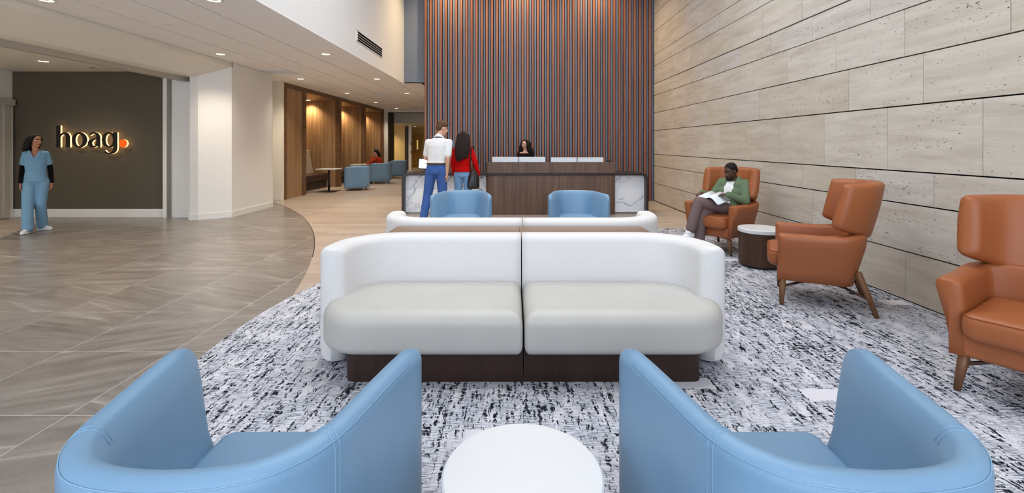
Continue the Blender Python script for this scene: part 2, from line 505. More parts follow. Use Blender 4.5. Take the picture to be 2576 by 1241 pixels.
def shell(mb, path, prof, round_ends=0.05, mid=0.06, yfun=None, ends=(True, True), drop=0.35, anchor=0.0):
    """sweep profile(s) (inward offset, z) along the plan outline; prof may be a function of the path parameter"""
    n = len(path)
    L = [0]
    for i in range(1, n): L.append(L[-1] + (path[i] - path[i - 1]).length)
    tot = L[-1]
    stations = []
    m = 6
    if ends[0]: stations += [(0, round_ends * (1 - math.cos(PI / 2 * k / m))) for k in range(m)]
    for i in range(n):
        d = L[i]
        if (ends[0] and d < round_ends) or (ends[1] and tot - d < round_ends): continue
        stations.append((1, d))
    if ends[1]: stations += [(2, tot - round_ends * (1 - math.cos(PI / 2 * k / m))) for k in range(m - 1, -1, -1)]
    def at(d):
        j = 0
        while j < n - 2 and L[j + 1] < d: j += 1
        u = (d - L[j]) / max(1e-9, L[j + 1] - L[j])
        p = path[j].lerp(path[j + 1], u)
        a = path[max(0, j - 1)]; b = path[min(n - 1, j + 2)]
        tg = (b - a).normalized()
        return p, Vector((tg.y, -tg.x, 0))      # right of travel = inward for a U walked -x arm -> back -> +x arm
    rs = []
    for kind, d in stations:
        p, inw = at(min(max(d, 0), tot))
        e = 1.0
        if kind == 0: e = math.sqrt(max(0, 1 - ((round_ends - d) / round_ends) ** 2))
        if kind == 2: e = math.sqrt(max(0, 1 - ((round_ends - (tot - d)) / round_ends) ** 2))
        pr = prof(d / tot) if callable(prof) else prof
        zc0 = min(q[1] for q in pr); zc1 = max(q[1] for q in pr)
        ring = []
        for off, z in pr:
            o2 = mid + (off - mid) * max(e, 0.02)
            za = zc0 + (zc1 - zc0) * anchor
            z2 = za + (z - za) * (1 - (1 - e) * drop * round_ends / (zc1 - zc0) / max(0.5, 1 - anchor))
            q = p + inw * o2
            y = q.y + (yfun(z2) if yfun else 0)
            ring.append((q.x, y, z2))
        rs.append(ring)
    mb.rings(rs)
    return mb

def arc(cx, cz, r, a0, a1, n=6):
    return [(cx + r * math.cos(math.radians(a0 + (a1 - a0) * i / n)), cz + r * math.sin(math.radians(a0 + (a1 - a0) * i / n))) for i in range(n + 1)]

def yaw_of(dx, dy): return math.atan2(dx, -dy)      # local -y faces (dx, dy)

def spot(name, loc, energy, color, size=120, blend=0.8, radius=0.06, aim=(0, 0, -1), parent=None):
    l = bpy.data.lights.new(name, 'SPOT'); l.energy = energy; l.color = color[:3]
    l.spot_size = math.radians(size); l.spot_blend = blend; l.shadow_soft_size = radius
    o = bpy.data.objects.new(name, l); COL.objects.link(o)
    o.location = loc
    o.rotation_euler = Vector(aim).to_track_quat('-Z', 'Y').to_euler()
    if parent is not None: o.parent = parent
    return o

# ================================================================== the setting
ZC = 3.09            # low ceiling
ZT = 6.2             # lobby ceiling
XW = 3.637           # stone wall face
XB = -2.86           # bulkhead over the low ceiling
YS = 11.9            # slat wall face

# ---- floor: planks everywhere, tiles and carpet laid in
fl = MB(); fl.box(-12, 4.2, -4.2, 33, -0.2, 0.0)
floor = struct(fl.build('floor', 'plank_floor'), 'pale timber plank floor with brown-grey tile field')

CC, CR = (-18.2, 0.31), 16.6            # big arc where tiles end and planks begin
CARP, CARR = (2.12, 3.72), 4.28         # carpet circle
def clip(poly, px, py, nx, ny):         # keep the side where (p - P).n <= 0
    out = []
    for i in range(len(poly)):
        a, b = poly[i], poly[(i + 1) % len(poly)]
        da = (a[0] - px) * nx + (a[1] - py) * ny; db = (b[0] - px) * nx + (b[1] - py) * ny
        if da <= 0: out.append(a)
        if da * db < 0:
            u = da / (da - db); out.append((a[0] + (b[0] - a[0]) * u, a[1] + (b[1] - a[1]) * u))
    return out
def clip_tile_field(poly):
    for deg in range(-20, 66):
        if not poly: return poly
        a = math.radians(deg + 0.0)
        px, py = CC[0] + CR * math.cos(a), CC[1] + CR * math.sin(a)
        poly = clip(poly, px, py, math.cos(a), math.sin(a))
    # straight edge beside the sign wall
    p0, p1 = (-8.11, 7.42), (-9.26, 9.3)
    d = (p1[0] - p0[0], p1[1] - p0[1])
    if poly: poly = clip(poly, p0[0], p0[1], -d[1], d[0])
    if poly: poly = clip(poly, 0, 9.3, 0, 1) if min(p[0] for p in poly) < -6.3 else clip(poly, 0, 12.6, 0, 1)
    return poly
TS = 0.765
grout = MB()
whole = None
for ix in range(-10, 4):
    for iy in range(-10, 12):
        x0 = -3.153 + TS * ix; y0 = 4.006 + TS * iy
        x1, y1 = x0 + TS, y0 + TS
        if x0 < -10.2 or y1 < -3.6: continue
        if max(math.hypot(x - CARP[0], y - CARP[1]) for x in (x0, x1) for y in (y0, y1)) < CARR - 0.05: continue
        if x1 > 3.0: continue
        full = [(x0, y0), (x1, y0), (x1, y1), (x0, y1)]
        g = 0.0027
        sq = [(x0 + g, y0 + g), (x1 - g, y0 + g), (x1 - g, y1 - g), (x0 + g, y1 - g)]
        c = clip_tile_field(sq)
        if len(c) < 3: continue
        cx, cy = (x0 + x1) / 2, (y0 + y1) / 2
        ar = abs(sum(c[i][0] * c[(i + 1) % len(c)][1] - c[(i + 1) % len(c)][0] * c[i][1] for i in range(len(c)))) / 2
        if ar < 0.004: continue
        cg = clip_tile_field(full)
        grout.prism(cg, 0.0005, 0.0028)
        if ar > (TS - 2 * g) ** 2 * 0.9999:
            if whole is None: whole = MB().prism([(p[0] - cx, p[1] - cy) for p in sq], 0.001, 0.004).mesh('tile', 'floor_tile')
            me = whole
        else:
            me = MB().prism([(p[0] - cx, p[1] - cy) for p in c], 0.001, 0.004).mesh('tile', 'floor_tile')
        link('tile', me, floor, loc=(cx, cy, 0))
grout.build('grout', 'grout', floor)
# slim metal edge strip along the arc
pts = []
for deg10 in range(200, 460):
    a = math.radians(deg10 / 10)
    pts.append((CC[0] + CR * math.cos(a), CC[1] + CR * math.sin(a), 0.003))
MB().tube(pts, 0.006, 6).build('edge_strip', 'dark_panel', floor)

# ---- carpet
pts = []
for i in range(181):
    a = 2 * PI * i / 180
    x, y = CARP[0] + CARR * math.cos(a), CARP[1] + CARR * math.sin(a)
    pts.append((min(x, XW - 0.004), y))
cl = []
for p in pts[:-1]:
    if not cl or math.hypot(p[0] - cl[-1][0], p[1] - cl[-1][1]) > 0.01: cl.append(p)
tag(MB().prism(cl, 0.0, 0.012).build('carpet', 'carpet'), 'round white, grey and black flecked carpet under the lounge seating', 'carpet')

# ---- travertine wall on the right
wr = struct(MB().box(XW + 0.03, XW + 0.25, -4.0, YS + 0.4, 0, ZT).build('wall_right', 'black_gap'), 'travertine slab wall with dark horizontal joints')
ZR = [0.014, 0.464, 0.907, 1.207, 1.817, 2.27, 2.715, 3.02, 3.48, 3.77, 4.37, 4.81, 5.27, 5.58, 6.19]
OFF = [.63, .13, .34, .838, .44, .638, .135, .338, .85, .63, .09, .4, .7, .2]
PW = 0.914
cache = {}
for k in range(len(ZR) - 1):
    z0, z1 = ZR[k] + 0.006, ZR[k + 1] - (0.011 if abs(ZR[k + 1] - 3.02) < 0.01 else 0.006)
    y = OFF[k] - 5 * PW
    while y < YS + 0.1:
        a, b = max(y, -3.95), min(y + PW, YS + 0.12)
        if b - a > 0.03:
            key = (k, round(b - a, 3))
            if key not in cache:
                h, w = z1 - z0, b - a - 0.005
                cache[key] = MB().box(0, 0.032, -w / 2, w / 2, -h / 2, h / 2).mesh('stone_panel', 'travertine')
            link('stone_panel', cache[key], wr, loc=(XW + random.uniform(-0.0015, 0.0015), (a + b) / 2, (z0 + z1) / 2))
        y += PW

# ---- slatted wall behind the desk
wb = struct(MB().box(-2.30, XW + 0.2, YS + 0.075, YS + 0.32, 0, ZT).build('wall_back', 'black_gap'), 'wall of narrow brown and blue-grey vertical slats')
per = 0.1314
br_me = MB().box(-0.0265, 0.0265, 0, 0.075, 0.0, ZT).mesh('slat', 'slat_brown')
bl_me = MB().box(-0.0225, 0.0225, 0, 0.05, 0.0, ZT).mesh('recessed_slat', 'slat_blue')
x = -2.30 + 0.045
while x < XW - 0.02:
    link('slat', br_me, wb, loc=(x, YS, 0))
    if x + per / 2 < XW - 0.03: link('recessed_slat', bl_me, wb, loc=(x + per / 2 + 0.002, YS + 0.032, 0))
    x += per

# ---- bulkhead and walls over the low ceiling
bk = MB().box(XB - 0.18, XB, -4, YS + 0.25, ZC - 0.005, ZT)
wall_bulk = struct(bk.build('wall_bulkhead', 'white_paint'), 'white wall over the edge of the low ceiling')
MB().box(XB - 0.001, XB + 0.002, 6.885, 6.895, ZC, ZT).build('joint_line', 'trim_white', wall_bulk)
MB().box(XB - 0.30, XB + 0.0, -4, YS + 0.25, ZC - 0.03, ZC - 0.005).build('soffit_strip', 'ceiling_panel', wall_bulk)
struct(MB().box(XB, -2.30, YS + 0.22, YS + 0.4, ZC, ZT).build('wall_upper_return', 'shaded_off_white'))
cl_ = MB().box(XB - 0.3, -1.3, -4.2, YS + 0.5, ZT, ZT + 0.15).box(2.3, XW + 0.3, -4.2, YS + 0.5, ZT, ZT + 0.15)
cl_.box(-1.3, 2.3, -4.2, 2.2, ZT, ZT + 0.15).box(-1.3, 2.3, 8.2, YS + 0.5, ZT, ZT + 0.15)  # opening left for the added skylight, out of view
lob = struct(cl_.build('ceiling_lobby', 'white_paint'))
for k in range(4): MB().box(-1.3, 2.3, 2.2 + 1.98 * k, 2.26 + 1.98 * k, ZT, ZT + 0.12).build('added_skylight_bar', 'trim_white', lob)

# vent grille in the bulkhead
vg = thing('air_vent', 'white linear vent with dark slots high on the white bulkhead', 'vent', (XB, 9.27, 3.45))
fr = MB()
for z0, z1 in ((-0.105, -0.092), (0.092, 0.105)): fr.box(0, 0.012, -0.82, 0.82, z0, z1)
for y0, y1 in ((-0.82, -0.80), (0.80, 0.82)): fr.box(0, 0.012, y0, y1, -0.105, 0.105)
fr.build('frame', 'trim_white', vg)
MB().box(0.0005, 0.002, -0.80, 0.80, -0.092, 0.092).build('backing', 'black_gap', vg)
for k in range(3):
    z = -0.046 + 0.046 * k
    MB().box(0.002, 0.011, -0.80, 0.80, z - 0.004, z + 0.004).build('blade', 'trim_white', vg)

# ---- low ceiling of panels
ce = struct(MB().box(-7.5, XB - 0.18, -4, 33, ZC + 0.02, ZC + 0.2).box(XB - 0.18, -2.1, YS + 0.25, 33, ZC + 0.02, ZC + 0.2).build('ceiling', 'ceiling_dark'), 'low panel ceiling with dark reveal lines')
XS = [-5.60, -4.95, -4.33, -3.70, -3.08, -2.46]
cache = {}
for k in range(5):
    y = 5.94 - 7 * 1.55 if k < 4 else 12.14
    while y < 21.4:
        a, b = max(y, -4.0), min(y + 1.55, 21.5)
        w, l = XS[k + 1] - XS[k] - 0.018, b - a - 0.006
        key = (k, round(l, 3))
        if key not in cache: cache[key] = MB().box(-w / 2, w / 2, -l / 2, l / 2, 0, 0.022).mesh('ceiling_panel', 'ceiling_panel')
        link('ceiling_panel', cache[key], ce, loc=((XS[k] + XS[k + 1]) / 2, (a + b) / 2, ZC))
        y += 1.55
MB().box(-6.45, -5.60, 9.2, 12.3, ZC, ZC + 0.03).build('drywall_strip', 'cream_paint', ce)
MB().box(-6.0, -5.60, 12.3, 21.5, ZC, ZC + 0.03).build('drywall_strip', 'ceiling_panel', ce)

# ---- sloped soffit over the wide opening on the left
so = MB().prism_axis([(-5.60, ZC + 0.1), (-5.60, 3.0), (-6.05, 2.77), (-6.36, 2.77), (-6.36, ZC + 0.1)], -4.0, 9.22, 'y')
struct(so.build('ceiling_soffit', 'cream_paint'))
struct(MB().box(-6.49, -6.36, -4.0, 9.1, 2.69, 3.0).build('trim_1', 'warm_grey_metal', bevel=0.004))
struct(MB().box(-10.4, -6.36, -4.0, 9.4, 2.918, 3.1).build('ceiling_side_room', 'cream_paint'))

# ---- pier and walls at the end of the opening
pier = [(-6.22, 8.89), (-6.04, 8.86), (-5.60, 9.2), (-5.60, 10.75), (-6.36, 10.75), (-6.36, 9.2), (-6.22, 9.2)]
struct(MB().prism(pier, 0, ZC + 0.05).build('wall_pier', 'white_paint'), 'white angled pier between the sign room and the corridor')
def skirt(name, a, b, h=0.125, th=0.012, mat='trim_white'):
    a, b = Vector((*a, 0)), Vector((*b, 0)); d = (b - a).normalized(); n = Vector((d.y, -d.x, 0)) * th
    poly = [(p.x, p.y) for p in (a, b, b + n, a + n)]
    return struct(MB().prism(poly, 0.004, h).build(name, mat, bevel=0.003))
skirt('baseboard_pier_front', (-6.235, 8.885), (-6.04, 8.86))
skirt('baseboard_pier_chamfer', (-6.04, 8.858), (-5.594, 9.205))
skirt('baseboard_pier_side', (-5.60, 9.2), (-5.60, 10.762))
struct(MB().box(-5.604, -5.592, 10.738, 10.755, 0.12, 2.35).build('trim_2', 'trim_white'))
struct(MB().box(-6.92, -6.2, 9.2, 9.4, 0, 3.0).build('wall_side_end', 'white_paint'))
struct(MB().box(-6.865, -6.80, 9.16, 9.2, 0.0, 2.75).build('trim_3', 'grey_metal'))
struct(MB().box(-6.955, -6.865, 9.17, 9.25, 0.0, 2.80).build('trim_4', 'trim_white', bevel=0.004))
ws_ = struct(MB().box(-10.03, -6.93, 9.25, 9.45, 0, 3.0).build('wall_sign', 'sign_wall_paint'), 'dark olive-grey wall behind the lit sign')
struct(MB().box(-10.03, -6.94, 9.232, 9.25, 0.004, 0.168).build('baseboard_sign', 'trim_white', bevel=0.003))
struct(MB().box(-10.2, -10.02, -4.0, 9.45, 0, 3.0).build('wall_left', 'cream_paint'))
struct(MB().box(-6.42, -6.0, 12.0, 12.12, 0, ZC + 0.05).build('wall_corridor_return', 'cream_paint'))
skirt('baseboard_corridor_return', (-6.4, 12.0), (-6.03, 12.0))
struct(MB().box(-6.46, -6.36, 9.3, 12.1, 0, ZC + 0.05).build('wall_corridor_recess', 'cream_paint'))

# sliding door on the left wall
d1 = struct(MB().box(-10.02, -9.96, 7.2, 9.13, 0.01, 2.23).build('door_1', 'warm_grey_metal', bevel=0.004), 'grey metal sliding door beside the sign wall')
MB().box(-10.02, -9.90, 6.6, 9.2, 2.23, 2.355).build('header', 'warm_grey_metal', d1, bevel=0.006)
MB().box(-9.962, -9.93, 9.02, 9.13, 0.01, 2.23).build('jamb', 'warm_grey_metal', d1, bevel=0.004)
MB().box(-9.962, -9.952, 7.3, 8.93, 0.1, 2.13).build('pane', 'cream_paint', d1)
struct(MB().box(-10.02, -9.985, 9.16, 9.232, 0.0, 2.22).build('trim_5', 'trim_white'))

# ---- timber alcoves along the corridor
XA = -6.0
al = struct(MB().box(-7.5, -7.3, 12.1, 21.5, 0, ZC + 0.05).build('wall_alcove', 'alcove_oak'), 'row of timber lined booth alcoves along the corridor')
def alc(name, x0, x1, y0, y1, z0, z1, mat='alcove_oak', bevel=0.004):
    return MB().box(x0, x1, y0, y1, z0, z1).build(name, mat, al, bevel=bevel)
alc('header', XA - 0.12, XA, 12.1, 21.5, 2.97, ZC + 0.02, 'alcove_frame')
alc('post', XA - 0.14, XA, 12.10, 12.28, 0, 2.97, 'alcove_frame')
# vertical boards of the first section and of each booth wall
alc('post', XA - 0.14, XA, 13.22, 13.42, 0, 2.97, 'alcove_frame')
for k in range(6): alc('board', XA - 0.05, XA - 0.03, 12.28 + 0.157 * k + 0.002, 12.28 + 0.157 * (k + 1) - 0.002, 0, 2.97, bevel=0)
for yp in (15.96, 18.66, 21.36):
    alc('post', XA - 0.14, XA, yp, yp + 0.2, 0, 2.97, 'alcove_frame')
    n = 9
    for k in range(n):
        xa = -7.3 + (1.16 / n) * k
        alc('board', xa + 0.002, xa + 1.16 / n - 0.002, yp + random.uniform(0, 0.003), yp + 0.08, 0, 2.97, bevel=0)
alc('partition', -7.3, XA - 0.14, 13.30, 13.40, 0, 2.97)
alc('alcove_ceiling', -7.3, XA - 0.12, 12.1, 21.5, 2.97, ZC, 'alcove_oak')

# ---- corridor beyond the alcoves
struct(MB().box(-2.30, -2.10, YS + 0.2, 33, 0, ZC + 0.1).build('wall_corridor_right', 'cream_paint'))
pf = struct(MB().box(-6.03, -5.87, 21.5, 21.7, 0, 2.97).build('trim_6', 'cream_paint'))
struct(MB().box(-6.03, -2.3, 21.5, 21.7, 2.97, ZC + 0.05).build('trim_7', 'cream_paint'))
struct(MB().box(-7.5, -6.03, 21.5, 21.7, 0, ZC + 0.05).build('wall_corridor_portal', 'cream_paint'))
struct(MB().box(-6.5, -6.2, 21.7, 24.0, 0, ZC).build('wall_corridor_side', 'dark_panel'))
struct(MB().box(-6.5, -2.3, 24.0, 24.2, 2.55, ZC + 0.05).build('wall_corridor_header', 'cream_paint'))
struct(MB().box(-6.35, -6.22, 23.96, 24.2, 0, 2.55).build('trim_8', 'yellow_paint'))
struct(MB().box(-8.0, -2.3, 24.2, 31.0, 2.55, 2.7).build('ceiling_corridor_end', 'cream_paint'))
struct(MB().box(-8.0, -6.09, 26.0, 26.15, 0, 2.55).build('wall_corridor_end', 'yellow_paint'))
struct(MB().box(-6.09, -5.88, 25.98, 26.2, 0, 2.45).build('trim_9', 'dark_panel'))
pj = struct(MB().box(-5.88, -5.72, 25.98, 26.2, 0, 2.55).build('trim_10', 'cream_paint'))
MB().box(-5.76, -5.725, 25.95, 25.98, 1.42, 1.58).build('card_reader', 'black_plastic', pj)
MB().box(-5.76, -5.725, 25.95, 25.98, 0.98, 1.10).build('push_button', 'black_plastic', pj)
struct(MB().box(-8.0, -2.3, 30.0, 30.2, 0, 2.6).build('wall_corridor_far', 'yellow_paint'))
struct(MB().box(-8.2, -8.0, 21.7, 31, 0, 2.7).build('wall_corridor_left_end', 'yellow_paint'))
d2 = struct(MB().box(-6.75, -5.92, 29.93, 30.0, 0.01, 2.12).build('door_2', 'door_paint', bevel=0.004), 'yellow lit door with a narrow window and metal kick plate')
MB().box(-6.24, -6.16, 29.92, 29.935, 1.15, 1.75).build('pane', 'door_glow', d2)
MB().box(-6.74, -5.93, 29.92, 29.935, 0.04, 0.95).build('kick_plate', 'brass_plate', d2)
MB().box(-6.70, -6.05, 29.86, 29.92, 0.98, 1.04).build('push_bar', 'brass_plate', d2, bevel=0.01)
sw = MB().box(-0.035, 0.035, -0.008, 0, -0.06, 0.06)
sp = thing('light_switch', 'small pale light switch on the cream corridor post', 'switch', (-5.95, 21.498, 1.10))
sw.build('plate', 'trim_white', sp, bevel=0.003)
MB().box(-0.012, 0.012, -0.013, -0.008, -0.025, 0.025).build('rocker', 'trim_white', sp)

# ---- glazed entrance wall behind the viewpoint: mullions only, daylight comes through
wn = struct(MB().box(-10.2, 3.9, -4.12, -4.0, 0, 0.12).build('window_1', 'black_metal'), 'tall glazed entrance wall with dark mullions')
for k in range(9):
    x = -10.1 + k * 1.73
    MB().box(x - 0.03, x + 0.03, -4.12, -4.02, 0.12, 3.0 if x < XB else ZT).build('mullion', 'black_metal', wn)
MB().box(-10.2, 3.9, -4.12, -4.02, 2.92, 3.05).build('transom', 'black_metal', wn)

# ================================================================== fittings on the ceilings
# the recessed downlights stand in two rows along the low ceiling
WARM = (1.0, 0.86, 0.68)
AMBER = (1.0, 0.76, 0.46)
def downlight_mesh():
    t = thing('downlight', 'x', 'light')
    prof = [(0.070, 0.006), (0.070, -0.006), (0.094, -0.006), (0.094, 0.0)]
    MB().lathe(prof, 32).build('trim_ring', 'trim_white', t, True)
    MB().lathe([(0.050, 0.004), (0.050, -0.003), (0.070, -0.003), (0.070, 0.004)], 32).build('light_ring', 'lamp_warm', t)
    MB().lathe([(0.0005, 0.003), (0.05, 0.003), (0.05, 0.0), (0.0005, 0.0)], 32).build('diffuser', 'lamp_ring', t)
    return t
rows = [5.22, 8.34, 11.48, 14.7, 17.8, 20.9]
names_y = ['nearest the entrance', 'second along', 'third along', 'fourth along', 'fifth along', 'farthest along']
dl = None
def place_light(loc, label, energy, group='recessed ceiling downlights', tone=None):
    global dl
    if dl is None:
        dl = downlight_mesh(); dl.location = loc; dl['label'] = label; dl['group'] = group; o = dl
    else:
        o = bpy.data.objects.new('downlight', None); COL.objects.link(o); o.location = loc; tag(o, label, 'light', group)
        for ch in dl.children:
            if ch.type != 'LIGHT':
                c = ch.copy(); COL.objects.link(c); c.parent = o
    spot('bulb', (0, 0, -0.02), energy, tone or WARM, 125, 0.9, 0.05, parent=o)
for i, y in enumerate(rows):
    place_light((-5.28, y, ZC), f'round recessed downlight in the row along the pier and alcove side, {names_y[i]}', 150)
for i, y in enumerate(rows[:4]):
    place_light((-3.38, y, ZC), f'round recessed downlight in the row along the white bulkhead, {names_y[i]}', 150)
place_light((-8.23, 8.1, 2.918), 'bright round downlight in the ceiling before the sign wall', 90)
place_light((-8.23, 5.0, 2.918), 'added unseen downlight in the middle of the sign room ceiling', 260)  # out-of-view lamp added to brighten the sign room
place_light((-8.23, 1.9, 2.918), 'added unseen downlight in the sign room ceiling nearest the entrance', 200)  # second added lamp out of view, lifts the dark sign room
place_light((-5.0, 23.0, ZC + 0.02), 'small downlight glowing beyond the corridor portal', 40, tone=AMBER)
place_light((-5.9, 27.8, 2.55), 'small downlight in the yellow end of the corridor', 120, tone=AMBER)
place_light((-7.0, 25.2, 2.55), 'downlight washing the yellow wall at the corridor end', 150, tone=AMBER)
for yp, nm in ((15.96, 'first'), (18.66, 'second'), (21.36, 'third')):
    place_light((-6.98, yp - 0.22, 2.965), f'small downlight washing the {nm} booth wall from its alcove ceiling', 130, tone=AMBER)

def disc(name, label, cat, loc, r, mat='ceiling_panel', grid=False):
    t = thing(name, label, cat, loc)
    MB().lathe([(r, 0.004), (r, -0.008), (r * 0.94, -0.010), (r * 0.94, 0.004)], 32).build('rim', 'trim_white', t, True)
    MB().lathe([(0.0005, 0.002), (r * 0.94, 0.002), (r * 0.94, -0.006), (0.0005, -0.006)], 32).build('grille', mat, t)
    return t
disc('ceiling_speaker', 'round flush ceiling speaker nearer the white pier', 'speaker', (-4.65, 8.34, ZC), 0.15)
disc('ceiling_speaker', 'round flush ceiling speaker above the corridor mouth', 'speaker', (-4.03, 11.45, ZC), 0.14)
disc('ceiling_speaker', 'dark round ceiling disc before the sign wall', 'speaker', (-7.95, 8.75, 2.918), 0.07, 'dark_panel')
disc('sprinkler_plate', 'small round white cover plate in the ceiling above the tile floor', 'sprinkler', (-4.67, 6.27, ZC), 0.055, 'trim_white')
disc('sprinkler_plate', 'small round cover plate above the first booth alcove', 'sprinkler', (-4.63, 11.0, ZC), 0.05, 'trim_white')
def detector(label, loc):
    t = thing('smoke_detector', label, 'detector', loc)
    MB().lathe([(0.075, 0.0), (0.075, -0.018), (0.062, -0.024), (0.0005, -0.024)], 28).build('base', 'trim_white', t, True)
    MB().lathe([(0.050, -0.024), (0.046, -0.055), (0.025, -0.066), (0.0005, -0.066)], 28).build('sensor_dome', 'trim_white', t, True)
detector('white domed smoke detector beside the grey ceiling grille', (-4.69, 10.0, ZC))
detector('white domed smoke detector far down the corridor ceiling', (-4.75, 16.6, ZC))
detector('white domed smoke detector nearest the corridor portal', (-4.3, 20.2, ZC))
def grille(label, loc, lit=False):
    t = thing('ceiling_grille', label, 'grille', loc)
    f = MB()
    for a, b in ((-0.3, -0.28), (0.28, 0.3)): f.box(a, b, -0.3, 0.3, -0.008, 0); f.box(-0.28, 0.28, a, b, -0.008, 0)
    f.build('frame', 'trim_white', t)
    MB().box(-0.28, 0.28, -0.28, 0.28, -0.002, 0).build('backing', 'grey_metal', t)
    for k in range(9): MB().box(-0.28, 0.28, -0.25 + k * 0.0625 - 0.012, -0.25 + k * 0.0625 + 0.012, -0.007, -0.002).build('louvre', 'ceiling_panel', t)
grille('square grey ceiling grille above the pier corner', (-5.27, 10.35, ZC))
grille('square ceiling grille over the middle of the corridor', (-4.2, 14.95, ZC))
grille('square ceiling grille far down the corridor', (-5.1, 19.0, ZC))

# lobby downlights high above the desk
for k, x in enumerate((-1.6, 0.2, 2.0)):
    place_light((x, 11.25, ZT), ('high lobby downlight over the man at the desk', 'high lobby downlight over the receptionist', 'high lobby downlight over the phone end of the desk')[k], 380, 'high lobby downlights', AMBER)
for k, (x, y) in enumerate(((-1.2, 6.5), (1.8, 6.5), (-1.2, 2.5), (1.8, 2.5))):
    place_light((x, y, ZT), ['high lobby downlight above the rear sofa', 'high lobby downlight above the reading man', 'high lobby downlight above the front sofa', 'high lobby downlight above the tan chairs'][k], 160, 'high lobby downlights')

# ================================================================== backlit sign
def crom(pts, m=6):
    out = []
    for i in range(len(pts) - 1):
        p0 = pts[max(0, i - 1)]; p1 = pts[i]; p2 = pts[i + 1]; p3 = pts[min(len(pts) - 1, i + 2)]
        for k in range(m):
            u = k / m
            out.append(tuple(0.5 * (2 * p1[j] + (p2[j] - p0[j]) * u + (2 * p0[j] - 5 * p1[j] + 4 * p2[j] - p3[j]) * u * u + (3 * p1[j] - p0[j] - 3 * p2[j] + p3[j]) * u ** 3) for j in (0, 1)))
    out.append(pts[-1]); return out
def ell(cx, cy, rx, ry, n=48): return [(cx + rx * math.cos(2 * PI * i / n), cy + ry * math.sin(2 * PI * i / n)) for i in range(n)]
LET = {
 'h': [[(143, 140), (275, 140), (275, 412)] + crom([(275, 412), (335, 368), (430, 348), (530, 385), (580, 490)]) + [(580, 828), (447, 828)] + crom([(447, 510), (435, 445), (380, 422), (320, 445), (277, 505)]) + [(277, 828), (143, 828)]],
 'o': [ell(878, 593, 243, 246), ell(868, 598, 116, 190)],
 'a': [crom([(1195, 405), (1260, 362), (1360, 348), (1470, 385), (1530, 480), (1535, 600)]) + [(1535, 828), (1480, 828), (1445, 782)] + crom([(1445, 782), (1400, 812), (1310, 833), (1210, 815), (1140, 730), (1160, 635), (1240, 575), (1405, 530)]) + crom([(1405, 530), (1405, 470), (1385, 415), (1335, 398), (1265, 425), (1215, 462)]),
       crom([(1405, 578), (1325, 610), (1280, 690), (1300, 760), (1340, 780), (1385, 758), (1405, 705)])],
 'g': [[(1940, 352), (2072, 352)] + crom([(2072, 850), (2050, 940), (1980, 1010), (1850, 1042), (1730, 1030), (1660, 985)]) + crom([(1690, 915), (1730, 970), (1800, 996), (1880, 975), (1930, 910), (1945, 805)]) + crom([(1945, 805), (1890, 826), (1790, 828), (1660, 770), (1588, 640), (1600, 480), (1690, 375), (1800, 346), (1895, 358), (1940, 384)]),
       ell(1820, 592, 118, 190)],
 'dot': [ell(2253, 705, 128, 128)],
}
SY = 9.17
def sgn(p):
    px, py = p[0] / 12.566 + 130, p[1] / 12.566 + 305
    return ((px - 1291) * SY / 1163, EYE + (364 - py) * SY / 1163)
sign = thing('wall_sign', 'dark backlit wall sign reading hoag with an orange dot', 'sign', (-8.35, 9.25, EYE))
def letter_mesh(loops, depth, offset, mat):
    cu = bpy.data.curves.new('letter', 'CURVE'); cu.dimensions = '2D'; cu.fill_mode = 'BOTH'
    cu.extrude = depth / 2; cu.offset = offset
    for lp in loops:
        sp_ = cu.splines.new('POLY'); sp_.points.add(len(lp) - 1); sp_.use_cyclic_u = True
        for i, p in enumerate(lp):
            x, z = sgn(p); sp_.points[i].co = (x + 8.35, z - EYE, 0, 1)
    tmp = bpy.data.objects.new('letter', cu); COL.objects.link(tmp)
    bpy.context.view_layer.update()
    me = bpy.data.meshes.new_from_object(tmp.evaluated_get(bpy.context.evaluated_depsgraph_get()))
    bpy.data.objects.remove(tmp); me.materials.clear(); me.materials.append(M[mat]); return me
for nm, loops in LET.items():
    face = link('letter_face' if nm != 'dot' else 'orange_dot', letter_mesh(loops, 0.006, 0.0, 'orange_sign' if nm == 'dot' else 'sign_black'), sign, loc=(0, -0.078, 0))
    face.rotation_euler = (PI / 2, 0, 0)
    if nm == 'dot': face['label'] = 'orange round dot'
    glow = link('lit_edge', letter_mesh(loops, 0.034, -0.001, 'sign_glow'), face, loc=(0, 0, -0.0205))

